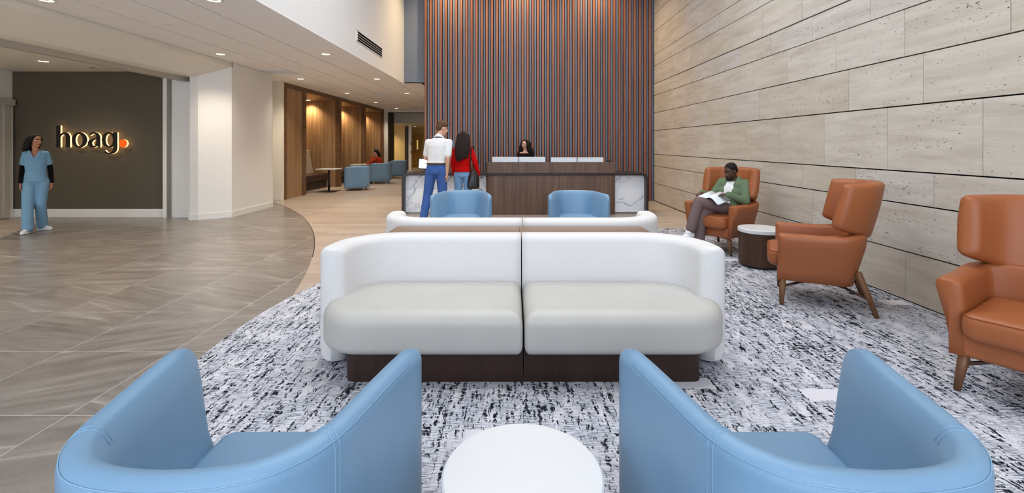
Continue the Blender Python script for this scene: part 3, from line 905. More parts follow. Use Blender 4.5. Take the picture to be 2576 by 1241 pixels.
# ================================================================== furniture
# ---- blue tub chair: U-shaped padded shell, seat, stitched seams, castors (front = local -y)
def tub_chair(label, loc, rotz, group):
    t = thing('tub_chair', label, 'chair', loc, rotz, group)
    RIM = 0.757
    path = planU([(0, 0), (.012, .12), (.04, .205), (.085, .262), (.14, .305), (.22, .338), (.345, .366), (.53, .405), (.62, .427), (.71, .447)], 0.40)
    prof = [(0.035, 0.075), (0.010, 0.11), (0.0, 0.25), (0.0, RIM - 0.042)] + arc(0.038, RIM - 0.038, 0.038, 180, 40, 8) + [(0.083, RIM - 0.045), (0.098, RIM - 0.10), (0.130, 0.46), (0.15, 0.40), (0.15, 0.075)]
    mb = MB(); shell(mb, path, prof, 0.12, 0.06, drop=0.75)
    mb.build('shell', 'blue_vinyl', t, True)
    # top seam on the outer rim, two upright seams with their cross seams over the rim
    st = [(p.x, p.y, 0) for p in path]
    seam = []
    n = len(path)
    for i in range(6, n - 6):
        a, b = path[i - 1], path[i + 1]; tg = (b - a).normalized(); inw = Vector((tg.y, -tg.x, 0))
        q = path[i] + inw * 0.0045; seam.append((q.x, q.y, RIM - 0.0175))
    MB().tube(seam, 0.0014, 6).build('rim_seam', 'blue_thread', t, True)
    for i in (21, n - 22):
        a, b = path[i - 1], path[i + 1]; tg = (b - a).normalized(); inw = Vector((tg.y, -tg.x, 0))
        for sft in (-0.008, 0.008):
            pts = []
            for off, z in prof[2:14]:
                q = path[i] + inw * (off - 0.0004 if z < RIM - 0.03 and off < 0.05 else off) + tg * sft
                pts.append((q.x, q.y, z + (0.0006 if z > RIM - 0.03 else 0)))
            MB().tube(pts, 0.0013, 5).build('upright_seam', 'blue_thread', t, True)
    seat = MB(); cushion(seat, -0.285, 0.285, -0.33, 0.25, 0.26, 0.43, [0.22, 0.22, 0.05, 0.05], 0.035, 0.02, 0.012)
    seat.build('seat', 'blue_vinyl', t, True)
    under = MB().box(-0.27, 0.27, -0.29, 0.12, 0.075, 0.27)
    under.build('seat_base', 'blue_vinyl', t, bevel=0.02)
    MB().cyl(0, 0, 0.062, 0.076, 0.30, n=32).build('base_plate', 'black_metal', t)
    for x, y in ((-0.27, -0.25), (0.27, -0.25), (-0.25, 0.24), (0.25, 0.24)):
        c = MB(); c.box(x - 0.004, x + 0.004, y - 0.012, y + 0.012, 0.03, 0.072)
        for s in (-1, 1):
            c.rings([[(x + s * xx, y + 0.025 * math.cos(a * PI / 8), 0.025 + 0.025 * math.sin(a * PI / 8)) for a in range(16)] for xx in (0.005, 0.019)])
        c.build('castor', 'chrome', t, True)
    return t
G_TUB = 'blue tub chairs'
tub = tub_chair('blue tub chair left of the round white table, seen from behind', (-0.74, 1.325, 0.012), PI, G_TUB)
dup(tub, (0.79, 1.325, 0.012), PI, 'blue tub chair right of the round white table, seen from behind', G_TUB)
dup(tub, (-0.72, 6.62, 0.012), 0, 'blue tub chair facing the lounge in front of the standing man and woman', G_TUB)
dup(tub, (0.905, 6.62, 0.012), 0, 'blue tub chair facing the lounge in front of the walnut desk front', G_TUB)
tubd = dup(tub, (-5.05, 14.95, 0), yaw_of(-1, -0.15), 'blue tub chair by the pedestal table in the first booth', 'blue tub chairs at the booths')
dup(tub, (-5.03, 17.55, 0), yaw_of(-1, -0.1), 'blue tub chair the woman in rust red is sitting in', 'blue tub chairs at the booths')
dup(tub, (-5.08, 20.35, 0), yaw_of(-1, -0.1), 'empty blue tub chair farthest down the corridor', 'blue tub chairs at the booths')

# ---- round drum tables
def drum_table(label, loc):
    t = thing('drum_table', label, 'table', loc)
    R = 0.245
    MB().lathe([(0.0005, 0.405), (R - 0.004, 0.405), (R, 0.409), (R, 0.444), (R - 0.006, 0.45), (0.0005, 0.45)], 64).build('tabletop', 'white_laminate', t, 'angle')
    MB().lathe([(0.0005, 0.03), (R - 0.008, 0.03), (R - 0.008, 0.405), (0.0005, 0.405)], 64).build('drum', 'drum_wood', t)
    MB().lathe([(0.0005, 0.0), (R - 0.03, 0.0), (R - 0.03, 0.03), (0.0005, 0.03)], 48).build('recessed_foot', 'black_metal', t)
drum_table('white topped round table between the two nearest blue tub chairs', (0.028, 1.405, 0.012))
drum_table('brown drum table with white top beside the seated reading man', (2.95, 5.52, 0.012))

# ---- curved white sofas (front = local -y); outer back at y = +0.63, arm fronts at y = 0
def sofa(label, loc, rotz):
    t = thing('curved_sofa', label, 'sofa', loc, rotz, 'curved white sofas')
    HW, TOP = 1.335, 0.77
    for s in (-1, 1):
        # plan outline of one half, from the arm front round the corner to the middle seam
        P = []
        r = 0.47
        for k in range(9): P.append(Vector((-HW, 0.025 + (0.63 - r - 0.025) * k / 8, 0)))
        for k in range(1, 17):
            a = PI - PI / 2 * k / 16
            P.append(Vector((-HW + r + r * math.cos(a), 0.63 - r + r * math.sin(a), 0)))
        x0 = -HW + r
        for k in range(1, 13): P.append(Vector((x0 + (-0.004 - x0) * k / 12, 0.63, 0)))
        prof = [(0.03, 0.035), (0.008, 0.05), (0.0, 0.10), (0.0, TOP - 0.06)] + arc(0.055, TOP - 0.055, 0.055, 180, 90, 6) + arc(0.115, TOP - 0.055, 0.055, 90, 0, 6) + [(0.175, 0.42), (0.18, 0.20), (0.18, 0.035)]
        mb = MB(); shell(mb, P, prof, 0.06, 0.09, ends=(True, False))
        if s > 0: mb.v = [(-x, y, z) for x, y, z in mb.v]
        mb.build('shell', 'white_fabric', t, True)
        # seat cushion: overhangs the plinth, rounded outer end
        mb = MB(); cushion(mb, -1.275, -0.005, -0.255, 0.46, 0.185, 0.445, [0.03, 0.34, 0.29, 0.03], 0.085, 0.06, 0.006, n=14, m=7)
        if s > 0: mb.v = [(-x, y, z) for x, y, z in mb.v]
        mb.build('seat_cushion', 'grey_vinyl', t, True)
        mb = MB(); mb.add(*(lambda pl: ([(x, y, z) for z in (0.0, 0.20) for x, y, _ in pl], [tuple(range(len(pl)))[::-1], tuple(range(len(pl), 2 * len(pl)))] + [(i, (i + 1) % len(pl), len(pl) + (i + 1) % len(pl), len(pl) + i) for i in range(len(pl))]))(rrect(-1.09, -0.002, -0.165, 0.40, [0.002, 0.06, 0.06, 0.002])))
        if s > 0: mb.v = [(-x, y, z) for x, y, z in mb.v]
        mb.build('plinth', 'dark_plinth', t)
        for yy in (0.13, 0.5): MB().cyl(s * (HW - 0.10), yy, 0, 0.04, 0.035, n=16).build('foot', 'black_plastic', t)
    return t
sofa('curved white two-part sofa in front, grey seats towards the viewer', (0.062, 2.975, 0.012), 0)
sofa('curved white sofa seen from its back, beyond the brown console', (0.083, 4.775, 0.012), PI)

# ---- console between the sofas
ct = thing('console_table', 'long brown wood console between the two white sofa backs', 'table', (0.052, 3.875, 0.012))
for s in (-1, 1):
    a, b = sorted((s * 1.085, s * 0.001))
    MB().box(a, b, -0.245, 0.245, 0.688, 0.718).build('tabletop', 'walnut_top', ct, bevel=0.003)
    a, b = sorted((s * 1.05, s * 0.98))
    MB().box(a, b, -0.22, 0.22, 0.0, 0.688).build('end_panel', 'walnut', ct, bevel=0.003)
MB().box(-0.98, 0.98, -0.02, 0.02, 0.30, 0.688).build('spine_panel', 'walnut', ct)

# ---- tan leather wing chairs (front = local -y)
def wing_chair(label, loc, rotz):
    t = thing('wing_chair', label, 'armchair', loc, rotz, 'tan leather wing chairs')
    # body: arms and lower back in one padded U, with the seat base
    path = superU(0.385, 0.30, -0.355, 3.4)
    def prof(u):
        f = max(0.0, 1 - abs(u - 0.5) / 0.32)               # 1 at the middle of the back
        top = 0.62 + 0.04 * min(1, f * 1.6)
        return [(0.125, 0.205), (0.100, 0.21), (0.070, 0.30), (0.012, 0.52), (0.0, top - 0.055)] + arc(0.035, top - 0.035, 0.035, 170, 90, 4) + arc(0.085, top - 0.035, 0.035, 90, 5, 4) + [(0.125, top - 0.08), (0.135, 0.36), (0.15, 0.205)]
    mb = MB(); shell(mb, path, prof, 0.035, 0.065)
    cushion(mb, -0.275, 0.275, -0.350, 0.20, 0.20, 0.335, [0.08, 0.08, 0.03, 0.03], 0.02, 0.03)
    mb.build('body', 'tan_leather', t, True)
    mb = MB(); cushion(mb, -0.262, 0.262, -0.43, 0.17, 0.315, 0.465, [0.06, 0.06, 0.07, 0.07], 0.05, 0.05, 0.022)
    sc = mb.build('seat_cushion', 'tan_leather', t, True)
    pl = rrect(-0.262, 0.262, -0.43, 0.17, [0.06, 0.06, 0.07, 0.07], 0.008, 8, 0.448)
    MB().tube(pl, 0.003, 5, True).build('piping', 'tan_thread', sc, True)
    # wing back: padded U that leans back, lower at the rear than at the wing tips
    wpath = planU([(0, 0), (.010, .10), (.036, .19), (.076, .26), (.128, .312), (.19, .35), (.25, .38), (.315, .402)], 0.338)
    def wprof(u):
        fwd = min(1.0, abs(u - 0.5) / 0.5)
        zb = 0.575 + 0.125 * fwd ** 1.3
        zt = 1.075 - 0.012 * fwd
        return arc(0.05, zb + 0.05, 0.05, 270, 180, 5) + [(-0.006, (zb + zt) / 2 - 0.06), (-0.006, (zb + zt) / 2 + 0.06)] + arc(0.045, zt - 0.045, 0.045, 180, 90, 5) + arc(0.065, zt - 0.045, 0.045, 90, 0, 5) + [(0.118, (zb + zt) / 2 + 0.06), (0.122, (zb + zt) / 2 - 0.08)] + arc(0.07, zb + 0.05, 0.05, 0, -90, 5)
    mb = MB(); shell(mb, wpath, wprof, 0.055, 0.055, yfun=lambda z: (z - 0.6) * 0.22, drop=0.4, anchor=0.5)
    mb.build('wing_back', 'tan_leather', t, True)
    for sx in (-1, 1):
        st = []
        for k in range(9):
            z = 0.64 + 0.40 * k / 8
            st.append((sx * 0.13, 0.335 - 0.118 + (z - 0.6) * 0.22, z))
        MB().tube(st, 0.0025, 5).build('back_seam', 'tan_thread', t, True)
    legs = {}
    for sx in (-1, 1):
        f0, f1 = Vector((sx * 0.262, -0.315, 0.215)), Vector((sx * 0.292, -0.325, 0.0))
        MB().tube([f0, f0.lerp(f1, 0.5), f1], [0.027, 0.023, 0.017], 14).build('leg', 'leg_wood', t, True)
        r0, r1 = Vector((sx * 0.265, 0.215, 0.34)), Vector((sx * 0.305, 0.335, 0.0))
        MB().tube([r0, r0.lerp(r1, 0.5), r1], [0.026, 0.024, 0.017], 14).build('leg', 'leg_wood', t, True)
        legs[sx] = (f0.lerp(f1, 0.3), r0.lerp(r1, 0.62))
    for sx in (-1, 1):
        a, b = legs[sx][0], legs[-sx][1]
        m = Vector((0, 0.0, 0.185))
        MB().tube([a, a.lerp(m, 0.5) + Vector((0, 0, 0.01)), m + Vector((0, 0, 0.008 * sx)), b.lerp(m, 0.5) + Vector((0, 0, 0.01)), b], 0.011, 10).build('stretcher', 'drum_wood', t, True)
    t.scale = (1.04, 1.04, 1.04)
    return t
W_D1 = (-0.84, -0.545); W_D2 = (-0.88, 0.47)
C1 = (2.93, 6.41, 0.018)
w1 = wing_chair('tan leather wing chair the reading man is sitting in', C1, yaw_of(*W_D1))
C2 = (2.435 + 0.88 * 0.325 + 0.29 * 0.47, 4.17 - 0.47 * 0.325 + 0.29 * 0.88, 0.018)
dup(w1, C2, yaw_of(*W_D2), 'empty tan leather wing chair turned sideways beside the brown drum table')
A3 = (2.62, 2.71)
C3 = (A3[0] + 0.84 * 0.325 + 0.292 * 0.545, A3[1] + 0.545 * 0.325 - 0.292 * 0.84, 0.018)
dup(w1, C3, yaw_of(*W_D1), 'tan leather wing chair nearest the viewer, cut off by the picture edge')

# ---- booth benches and pedestal tables
def bench(label, y0, y1):
    t = thing('booth_bench', label, 'bench', (-7.3, (y0 + y1) / 2, 0), 0, 'booth benches')
    h = (y1 - y0) / 2
    MB().prism_axis([(0.005, 0.42), (0.44, 0.42), (0.36, 0.8), (0.27, 1.25), (0.25, 1.275), (0.005, 1.275)], -h, h, 'y').build('backrest', 'beige_fabric', t, bevel=0.015)
    MB().box(0.40, 0.94, -h, h, 0.27, 0.485).build('seat', 'dark_brown_vinyl', t, bevel=0.03, seg=3)
    MB().box(0.005, 0.86, -h, h, 0.0, 0.27).build('base', 'dark_panel', t)
bench('booth bench with tall beige back in the alcove behind the pedestal table', 13.42, 15.94)
bench('booth bench with tall beige back in the second alcove', 16.18, 18.64)
bench('booth bench in the third alcove near the corridor portal', 18.88, 21.34)
def pedestal(label, loc):
    t = thing('pedestal_table', label, 'table', loc, 0, 'pedestal tables')
    MB().box(-0.31, 0.31, -0.31, 0.31, 0.685, 0.712).build('tabletop', 'white_laminate', t, bevel=0.006)
    MB().cyl(0, 0, 0.015, 0.685, 0.028, n=20).build('column', 'black_metal', t, True)
    MB().box(-0.27, 0.27, -0.27, 0.27, 0.0, 0.015).build('base', 'black_metal', t, bevel=0.004)
pedestal('white square pedestal table on a black column at the first booth', (-5.72, 14.35, 0))
pedestal('white square pedestal table before the woman in rust red', (-5.78, 17.5, 0))

# ---- reception desk
DY = 9.56
desk = thing('reception_desk', 'long reception desk of white marble and walnut in a dark rounded frame', 'desk', (0, DY, 0))
X0, X1, ZD, DD = -2.31, 2.80, 0.865, 0.80
def frame_poly(x0, x1, z1, r):
    p = [(x0, 0.0)]
    p += [(x0 + r + r * math.cos(math.radians(180 - 90 * k / 8)), z1 - r + r * math.sin(math.radians(180 - 90 * k / 8))) for k in range(9)]
    p += [(x1 - r + r * math.cos(math.radians(90 - 90 * k / 8)), z1 - r + r * math.sin(math.radians(90 - 90 * k / 8))) for k in range(9)]
    p += [(x1, 0.0)]
    return p
th = 0.048
o_, i_ = frame_poly(X0, X1, ZD, 0.12), frame_poly(X0 + th, X1 - th, ZD - th, 0.075)
vs = [(x, 0, z) for x, z in o_] + [(x, 0, z) for x, z in i_] + [(x, DD, z) for x, z in o_] + [(x, DD, z) for x, z in i_]
n = len(o_); fs = []
for k in range(n - 1):
    fs += [(k, k + 1, n + k + 1, n + k), (2 * n + k, 3 * n + k, 3 * n + k + 1, 2 * n + k + 1), (k, 2 * n + k, 2 * n + k + 1, k + 1), (n + k, n + k + 1, 3 * n + k + 1, 3 * n + k)]
fs += [(0, n, 3 * n, 2 * n), (n - 1, 3 * n - 1, 4 * n - 1, 2 * n - 1)]
MB().add(vs, fs).build('frame', 'desk_frame', desk, bevel=0.006)
WX0, WX1 = -0.567, 2.13
MB().box(X0 + th, WX0 + 0.02, 0.16, 0.20, 0.035, ZD - th).build('marble_panel', 'marble', desk)
MB().box(WX1 - 0.02, X1 - th, 0.16, 0.20, 0.035, ZD - th).build('marble_panel', 'marble', desk)
MB().box(X0 + th, X1 - th, 0.19, 0.23, 0.0, 0.04).build('toe_kick', 'grey_metal', desk)
def wood_front(name, z0, z1, y0, y1):
    pl = rrect(WX0, WX1, y0, y1, [0.0, 0.0, 0.10, 0.10])
    MB().prism([(p[0], p[1]) for p in pl], z0, z1).build(name, 'walnut', desk)
wood_front('walnut_front', 0.0, ZD - th + 0.001, 0.02, 0.60)
pl = [(p[0], p[1]) for p in rrect(WX0, WX1, -0.012, 0.045, [0.0, 0.0, 0.045, 0.045])]
MB().prism(pl, ZD, 1.093).build('raised_screen', 'walnut', desk, bevel=0.003)
MB().box(WX0, WX0 + 0.03, 0.04, 0.5, ZD, 1.093).build('screen_return', 'walnut', desk)
MB().box(WX1 - 0.03, WX1, 0.04, 0.5, ZD, 1.093).build('screen_return', 'walnut', desk)

# monitors on the desk
mons = [(1238, 1304.5, 'leftmost white backed monitor on the reception desk'), (1306, 1372, 'white backed monitor second from the left, in front of the receptionist'),
        (1386, 1451, 'white backed monitor second from the right on the desk'), (1453, 1518, 'rightmost white backed monitor on the reception desk')]
MY = 9.98
for k, (a, b, lab) in enumerate(mons):
    xa, xb = (a - 1291) * MY / 1163, (b - 1291) * MY / 1163
    w = xb - xa; top = 1.455 - ((395 if k < 2 else 396.5) - 364) * MY / 1163
    t = thing('monitor', lab, 'monitor', ((xa + xb) / 2, MY, ZD), 0, 'monitors on the reception desk')
    zt = top - ZD; zb = zt - w * 0.60
    MB().box(-w / 2 + 0.001, w / 2 - 0.001, 0, 0.03, zb, zt).build('housing', 'monitor_white', t, bevel=0.004)
    MB().box(-w / 2 + 0.008, w / 2 - 0.008, 0.029, 0.033, zb + 0.008, zt - 0.008).build('screen', 'black_plastic', t)
    mk = MB()
    for q in range(6): mk.box(-0.042 + q * 0.0145, -0.042 + q * 0.0145 + 0.010, -0.001, 0.001, zt - 0.030 + 0.002 * (q % 2), zt - 0.022)
    mk.build('maker_mark', 'monitor_mark', t)
    MB().box(-0.03, 0.03, -0.03, 0.0, 0.01, zt - 0.12).build('stand', 'monitor_white', t, bevel=0.004)
    MB().box(-0.12, 0.12, -0.09, 0.12, 0.0, 0.012).build('stand_base', 'monitor_white', t, bevel=0.003)
# tilted check-in screen
ks = thing('check_in_screen', 'tilted tablet screen with white display on the desk beside the man', 'tablet', (-1.86, 9.86, ZD + 0.001), 0.06)
scr = MB(); scr.box(-0.165, 0.165, -0.012, 0.012, -0.12, 0.12)
so_ = scr.build('bezel', 'black_plastic', ks, bevel=0.008); so_.location = (0, 0, 0.175); so_.rotation_euler = (-0.22, 0.06, 0)
MB().box(-0.145, 0.145, -0.0135, -0.012, -0.10, 0.10).build('display', 'screen', so_)
mk = MB()
for q in range(5): mk.box(0.02 + 0.02 * q, 0.034 + 0.02 * q, -0.0142, -0.0135, 0.06 - 0.012 * (q % 3), 0.066 - 0.012 * (q % 3))
mk.build('display_text', 'monitor_mark', so_)
MB().box(-0.02, 0.02, 0.0, 0.03, 0.0, 0.10).build('stand', 'black_plastic', ks, bevel=0.004)
MB().box(-0.09, 0.09, -0.05, 0.09, 0.0, 0.012).build('foot', 'black_plastic', ks, bevel=0.003)
# desk phone at the far end
ph = thing('desk_phone', 'small dark desk phone at the right end of the desk top', 'phone', (2.02, 9.75, ZD + 0.001))
MB().prism_axis([(-0.09, 0.0), (0.09, 0.0), (0.09, 0.10), (0.02, 0.07), (-0.09, 0.03)], -0.10, 0.10, 'x').build('body', 'black_plastic', ph, bevel=0.006)
MB().tube([(-0.06, 0.0, 0.14), (-0.06, 0.06, 0.242), (0.06, 0.06, 0.242), (0.06, 0.0, 0.14)], 0.014, 8).build('handset', 'black_plastic', ph, True)
MB().box(-0.02, 0.02, 0.04, 0.07, 0.09, 0.235).build('rest', 'black_plastic', ph)

# ================================================================== people
class Blob:
    """overlapping rounded volumes fused into one continuous surface"""
    def __init__(s): s.mb = MB(); s.prims = []          # prims: (centre a, centre b, ra, rb, material index)
    def cone(s, a, b, ra, rb, mi=0, n=14):
        a, b = Vector(a), Vector(b)
        d = (b - a); L = max(1e-6, d.length); d = d / L
        u = Vector((0, 0, 1)) if abs(d.z) < 0.9 else Vector((0, 1, 0))
        e1 = d.cross(u).normalized(); e2 = e1.cross(d)
        rs = []
        for c, r, lo, hi in ((a, ra, -90, 0), (b, rb, 0, 90)):
            for k in range(5):
                t = math.radians(lo + (hi - lo) * k / 4)
                rr = max(1e-4, r * math.cos(t))
                rs.append([c + d * (r * math.sin(t)) + (e1 * math.cos(2 * PI * i / n) + e2 * math.sin(2 * PI * i / n)) * rr for i in range(n)])
        s.mb.rings(rs); s.prims.append((a, b, ra, rb, mi)); return s
    def chain(s, pts, rad, mi=0):
        for i in range(len(pts) - 1): s.cone(pts[i], pts[i + 1], rad[i], rad[i + 1], mi)
        return s
    def ell(s, c, r, mi=0, R=None, n=18, m=12):
        c = Vector(c); R = R or Matrix.Identity(3); rs = []
        for k in range(m + 1):
            a = -PI / 2 + PI * k / m; cr = max(1e-3, math.cos(a))
            rs.append([c + R @ Vector((r[0] * cr * math.cos(2 * PI * i / n), r[1] * cr * math.sin(2 * PI * i / n), r[2] * math.sin(a))) for i in range(n)])
        s.mb.rings(rs)
        q = min(r)
        s.prims.append((c, c, (r, R), q, mi)); return s
    def loft(s, rings, n=24, p=2.3, mi=0):
        """rings: (centre, rx, ry[, forward tilt vector axes])"""
        rs = []
        for rg in rings:
            c = Vector(rg[0]); rx, ry = rg[1], rg[2]
            R = rg[3] if len(rg) > 3 else Matrix.Identity(3)
            pts = []
            for i in range(n):
                a = 2 * PI * i / n; cc, ss = math.cos(a), math.sin(a)
                pts.append(c + R @ Vector((rx * math.copysign(abs(cc) ** (2 / p), cc), ry * math.copysign(abs(ss) ** (2 / p), ss), 0)))
            rs.append(pts)
        s.mb.rings(rs); return s
    def build(s, name, mats, parent, voxel=0.01, smooth=4, labels=False, label=None):
        mats = mats if isinstance(mats, (list, tuple)) else [mats]
        me = s.mb.mesh(name, mats[:1])
        tmp = bpy.data.objects.new('tmp', me); COL.objects.link(tmp)
        r = tmp.modifiers.new('fuse', 'REMESH'); r.mode = 'VOXEL'; r.voxel_size = voxel; r.use_smooth_shade = True
        if smooth:
            sm = tmp.modifiers.new('soft', 'SMOOTH'); sm.factor = 0.5; sm.iterations = smooth
        bpy.context.view_layer.update()
        out = bpy.data.meshes.new_from_object(tmp.evaluated_get(bpy.context.evaluated_depsgraph_get()))
        bpy.data.objects.remove(tmp); bpy.data.meshes.remove(me)
        out.materials.clear()
        for m in mats: out.materials.append(M[m])
        if labels:
            sp = [p for p in s.prims if p[4] > 0]
            idx = [0] * len(out.polygons)
            for k, pol in enumerate(out.polygons):
                c = pol.center; best = 0.0015
                for a, b, ra, rb, mi in sp:
                    if isinstance(ra, tuple):
                        (rr, R) = ra; q = R.transposed() @ (c - a)
                        if abs(q.x) > rr[0] + 0.02 or abs(q.y) > rr[1] + 0.02 or abs(q.z) > rr[2] + 0.02: continue
                        g = math.sqrt((q.x / rr[0]) ** 2 + (q.y / rr[1]) ** 2 + (q.z / rr[2]) ** 2)
                        d = (g - 1) * rb
                    else:
                        ab = b - a; u = max(0, min(1, (c - a).dot(ab) / max(1e-9, ab.length_squared)))
                        d = (c - a - ab * u).length - (ra + (rb - ra) * u)
                    if d < best: best = d; idx[k] = mi
            out.polygons.foreach_set('material_index', idx)
        out.shade_smooth()
        out.name = name
        o = link(name, out, parent)
        if label: o['label'] = label
        return o

def Rz(a): return Matrix.Rotation(a, 3, 'Z')
def head_frame(yaw, pitch, roll=0.0):
    """columns: person's left, backwards, up; yaw>0 turns to the person's left, pitch>0 looks down"""
    return Rz(yaw) @ Matrix.Rotation(pitch, 3, 'X') @ Matrix.Rotation(roll, 3, 'Y')

def add_head(b, c, R, s=1.0, fem=False):
    P = lambda x, y, z: c + R @ Vector((x * s, y * s, z * s))
    e = lambda p, r, mi=0: b.ell(P(*p), tuple(q * s for q in r), mi, R)
    e((0, 0.012, 0.030), (0.075, 0.093, 0.085))
    e((0, -0.026, -0.035), (0.057 if fem else 0.061, 0.066, 0.076))
    e((0, -0.058, -0.090), (0.024 if fem else 0.030, 0.024, 0.020))
    e((0.034, -0.062, -0.022), (0.022, 0.024, 0.022)); e((-0.034, -0.062, -0.022), (0.022, 0.024, 0.022))
    b.cone(P(0, -0.088, 0.012), P(0, -0.109, -0.026), 0.009 * s, 0.0125 * s)
    b.cone(P(0.011, -0.097, -0.030), P(-0.011, -0.097, -0.030), 0.009 * s, 0.009 * s)
    for sx in (-1, 1):
        e((sx * 0.076, 0.012, -0.008), (0.010, 0.020, 0.031))
        e((sx * 0.031, -0.0690, 0.010), (0.0150, 0.012, 0.0065), 1)
        e((sx * 0.031, -0.0765, 0.010), (0.0070, 0.006, 0.0065), 2)
        b.cone(P(sx * 0.014, -0.081, 0.031), P(sx * 0.050, -0.068, 0.032), 0.0048 * s, 0.0036 * s, 3)
    e((0, -0.0905, -0.056), (0.024, 0.0085, 0.0055), 4); e((0, -0.0885, -0.065), (0.019, 0.0085, 0.0055), 4)

def add_hand(b, w, d, pn, s=1.0, curl=0.5, thumb_side=1, spread=1.0):
    """wrist w, direction d, palm normal pn; thumb on thumb_side of the palm"""
    d = Vector(d).normalized(); pn = Vector(pn); pn = (pn - d * pn.dot(d)).normalized()
    a = d.cross(pn).normalized() * thumb_side           # across the palm, towards the thumb
    w = Vector(w)
    for k in (-1.5, -0.5, 0.5, 1.5):
        b.cone(w + a * (k * 0.010 * s), w + d * 0.085 * s + a * (k * 0.019 * s), 0.014 * s, 0.0115 * s)
    for k, L in zip((1.5, 0.5, -0.5, -1.5), (0.070, 0.078, 0.072, 0.056)):
        p0 = w + d * 0.088 * s + a * (k * 0.0205 * s * spread)
        c1, c2 = curl * 0.9, curl * 1.9
        p1 = p0 + (d * math.cos(c1) + pn * math.sin(c1)) * L * 0.55 * s
        p2 = p1 + (d * math.cos(c2) + pn * math.sin(c2)) * L * 0.50 * s
        b.chain([p0, p1, p2], [0.0092 * s, 0.0086 * s, 0.0072 * s])
    t0 = w + d * 0.022 * s + a * 0.024 * s
    t1 = t0 + (d * 0.75 + a * 0.55 + pn * 0.35).normalized() * 0.044 * s
    t2 = t1 + (d * 0.9 + a * 0.1 + pn * 0.45).normalized() * 0.032 * s
    b.chain([t0, t1, t2], [0.0125 * s, 0.0105 * s, 0.0085 * s])

def V(*a): return Vector(a)
def person(label, loc, rotz, J, look, s=1.0):
    """J: joints in metres, local frame (front = -y, person's left = +x); builds the body"""
    t = thing('person', label, 'person', loc, rotz)
    b = Blob(); fem = look.get('fem', False)
    hip, neck, head = J['hip'], J['neck'], J['head']
    k = s * (0.90 if fem else 1.0) * look.get('slim', 1.0)
    sp = neck - hip
    R = J.get('torsoR', Matrix.Identity(3))
    for u, rx, ry in (( -0.10, .13, .10), (0.05, .15, .105), (0.25, .125, .09), (0.5, .14, .10), (0.75, .155, .105), (0.90, .14, .085)):
        pass
    b.loft([(hip + sp * u, rx * k, ry * k, R) for u, rx, ry in ((-0.16, .06, .06), (-0.10, .13, .10), (0.05, .15, .105), (0.28, .122, .09), (0.5, .137, .10), (0.75, .155, .105), (0.88, .135, .085), (0.97, .06, .055))])
    b.cone(neck - sp * 0.08, head + J['headR'] @ V(0, 0.02, -0.06) * s, 0.056 * k, 0.052 * k)
    add_head(b, head, J['headR'], s * (0.96 if fem else 1.0), fem)
    for sd in ('L', 'R'):
        sh, el, wr = J['sh' + sd], J['el' + sd], J['wr' + sd]
        b.cone(neck - sp * 0.14, sh, 0.055 * k, 0.052 * k)
        b.chain([sh, sh.lerp(el, 0.45), el, el.lerp(wr, 0.35), wr], [0.050 * k, 0.045 * k, 0.037 * k, 0.037 * k, 0.026 * k])
        hd = J['hand' + sd]
        add_hand(b, wr, hd[0], hd[1], s * (0.92 if fem else 1.0), hd[2], hd[3])
        hj, kn, an = J['hj' + sd], J['kn' + sd], J['an' + sd]
        b.chain([hj, hj.lerp(kn, 0.4), kn, kn.lerp(an, 0.3), an], [0.080 * k, 0.072 * k, 0.050 * k, 0.050 * k, 0.035 * k])
        td = J['toe' + sd]
        b.cone(an + V(0, 0, -0.035 * s), an + Vector(td).normalized() * 0.13 * s + V(0, 0, -0.055 * s), 0.032 * k, 0.026 * k)
    b.build('body', [look['skin'], look.get('eye', 'eye_white'), look.get('eye', 'iris'), look['hair'], look['lip']], t, look.get('voxel', 0.0065), 2, True)
    return t

def standing(s, fem=False, lean=V(0, 0, 0), stride=0.0, feet=None):
    J = {}
    sw = 0.150 if fem else 0.182
    J['hip'] = V(0, 0, 0.93) * s
    J['neck'] = (V(0, 0.01, 1.475) * s) + lean
    J['head'] = (V(0, -0.02, 1.635) * s) + lean * 1.2
    J['headR'] = head_frame(0, 0)
    for sd, q in (('L', 1), ('R', -1)):
        J['sh' + sd] = V(q * sw, 0.01, 1.388) * s + lean * 0.95
        J['el' + sd] = V(q * (sw + 0.055), 0.04, 1.13) * s + lean * 0.7
        J['wr' + sd] = V(q * (sw + 0.055), -0.02, 0.88) * s + lean * 0.6
        J['hand' + sd] = ((0.0, -0.12, -1.0), (-q, 0.15, 0), 0.45, 1 if q > 0 else -1)
        J['hj' + sd] = V(q * 0.09, 0, 0.91) * s
        J['kn' + sd] = V(q * 0.10, -0.02, 0.50) * s
        J['an' + sd] = V(q * 0.11, 0.02, 0.085) * s
        J['toe' + sd] = (q * 0.2, -1, 0)
    return J

def shoe(t, an, td, s, mat='shoe_white'):
    td = Vector(td).normalized(); a = an.copy(); a.z = 0
    sd = Vector((td.y, -td.x, 0))
    Rm = Matrix((sd, -td, Vector((0, 0, 1)))).transposed()
    b = Blob()
    b.loft([(a + td * (0.05 * s) + V(0, 0, z * s), rx * s, ry * s, Rm) for z, rx, ry in ((0.004, .044, .135), (0.02, .047, .140), (0.045, .043, .132))], p=2.6)
    b.ell(a + td * 0.12 * s + V(0, 0, 0.045 * s), (0.043 * s, 0.062 * s, 0.032 * s), 0, Rm)
    b.cone(a + td * 0.08 * s + V(0, 0, 0.06 * s), a + V(0, 0.0, 0.085 * s), 0.034 * s, 0.042 * s)
    b.build('shoe', mat, t, 0.008, 2)

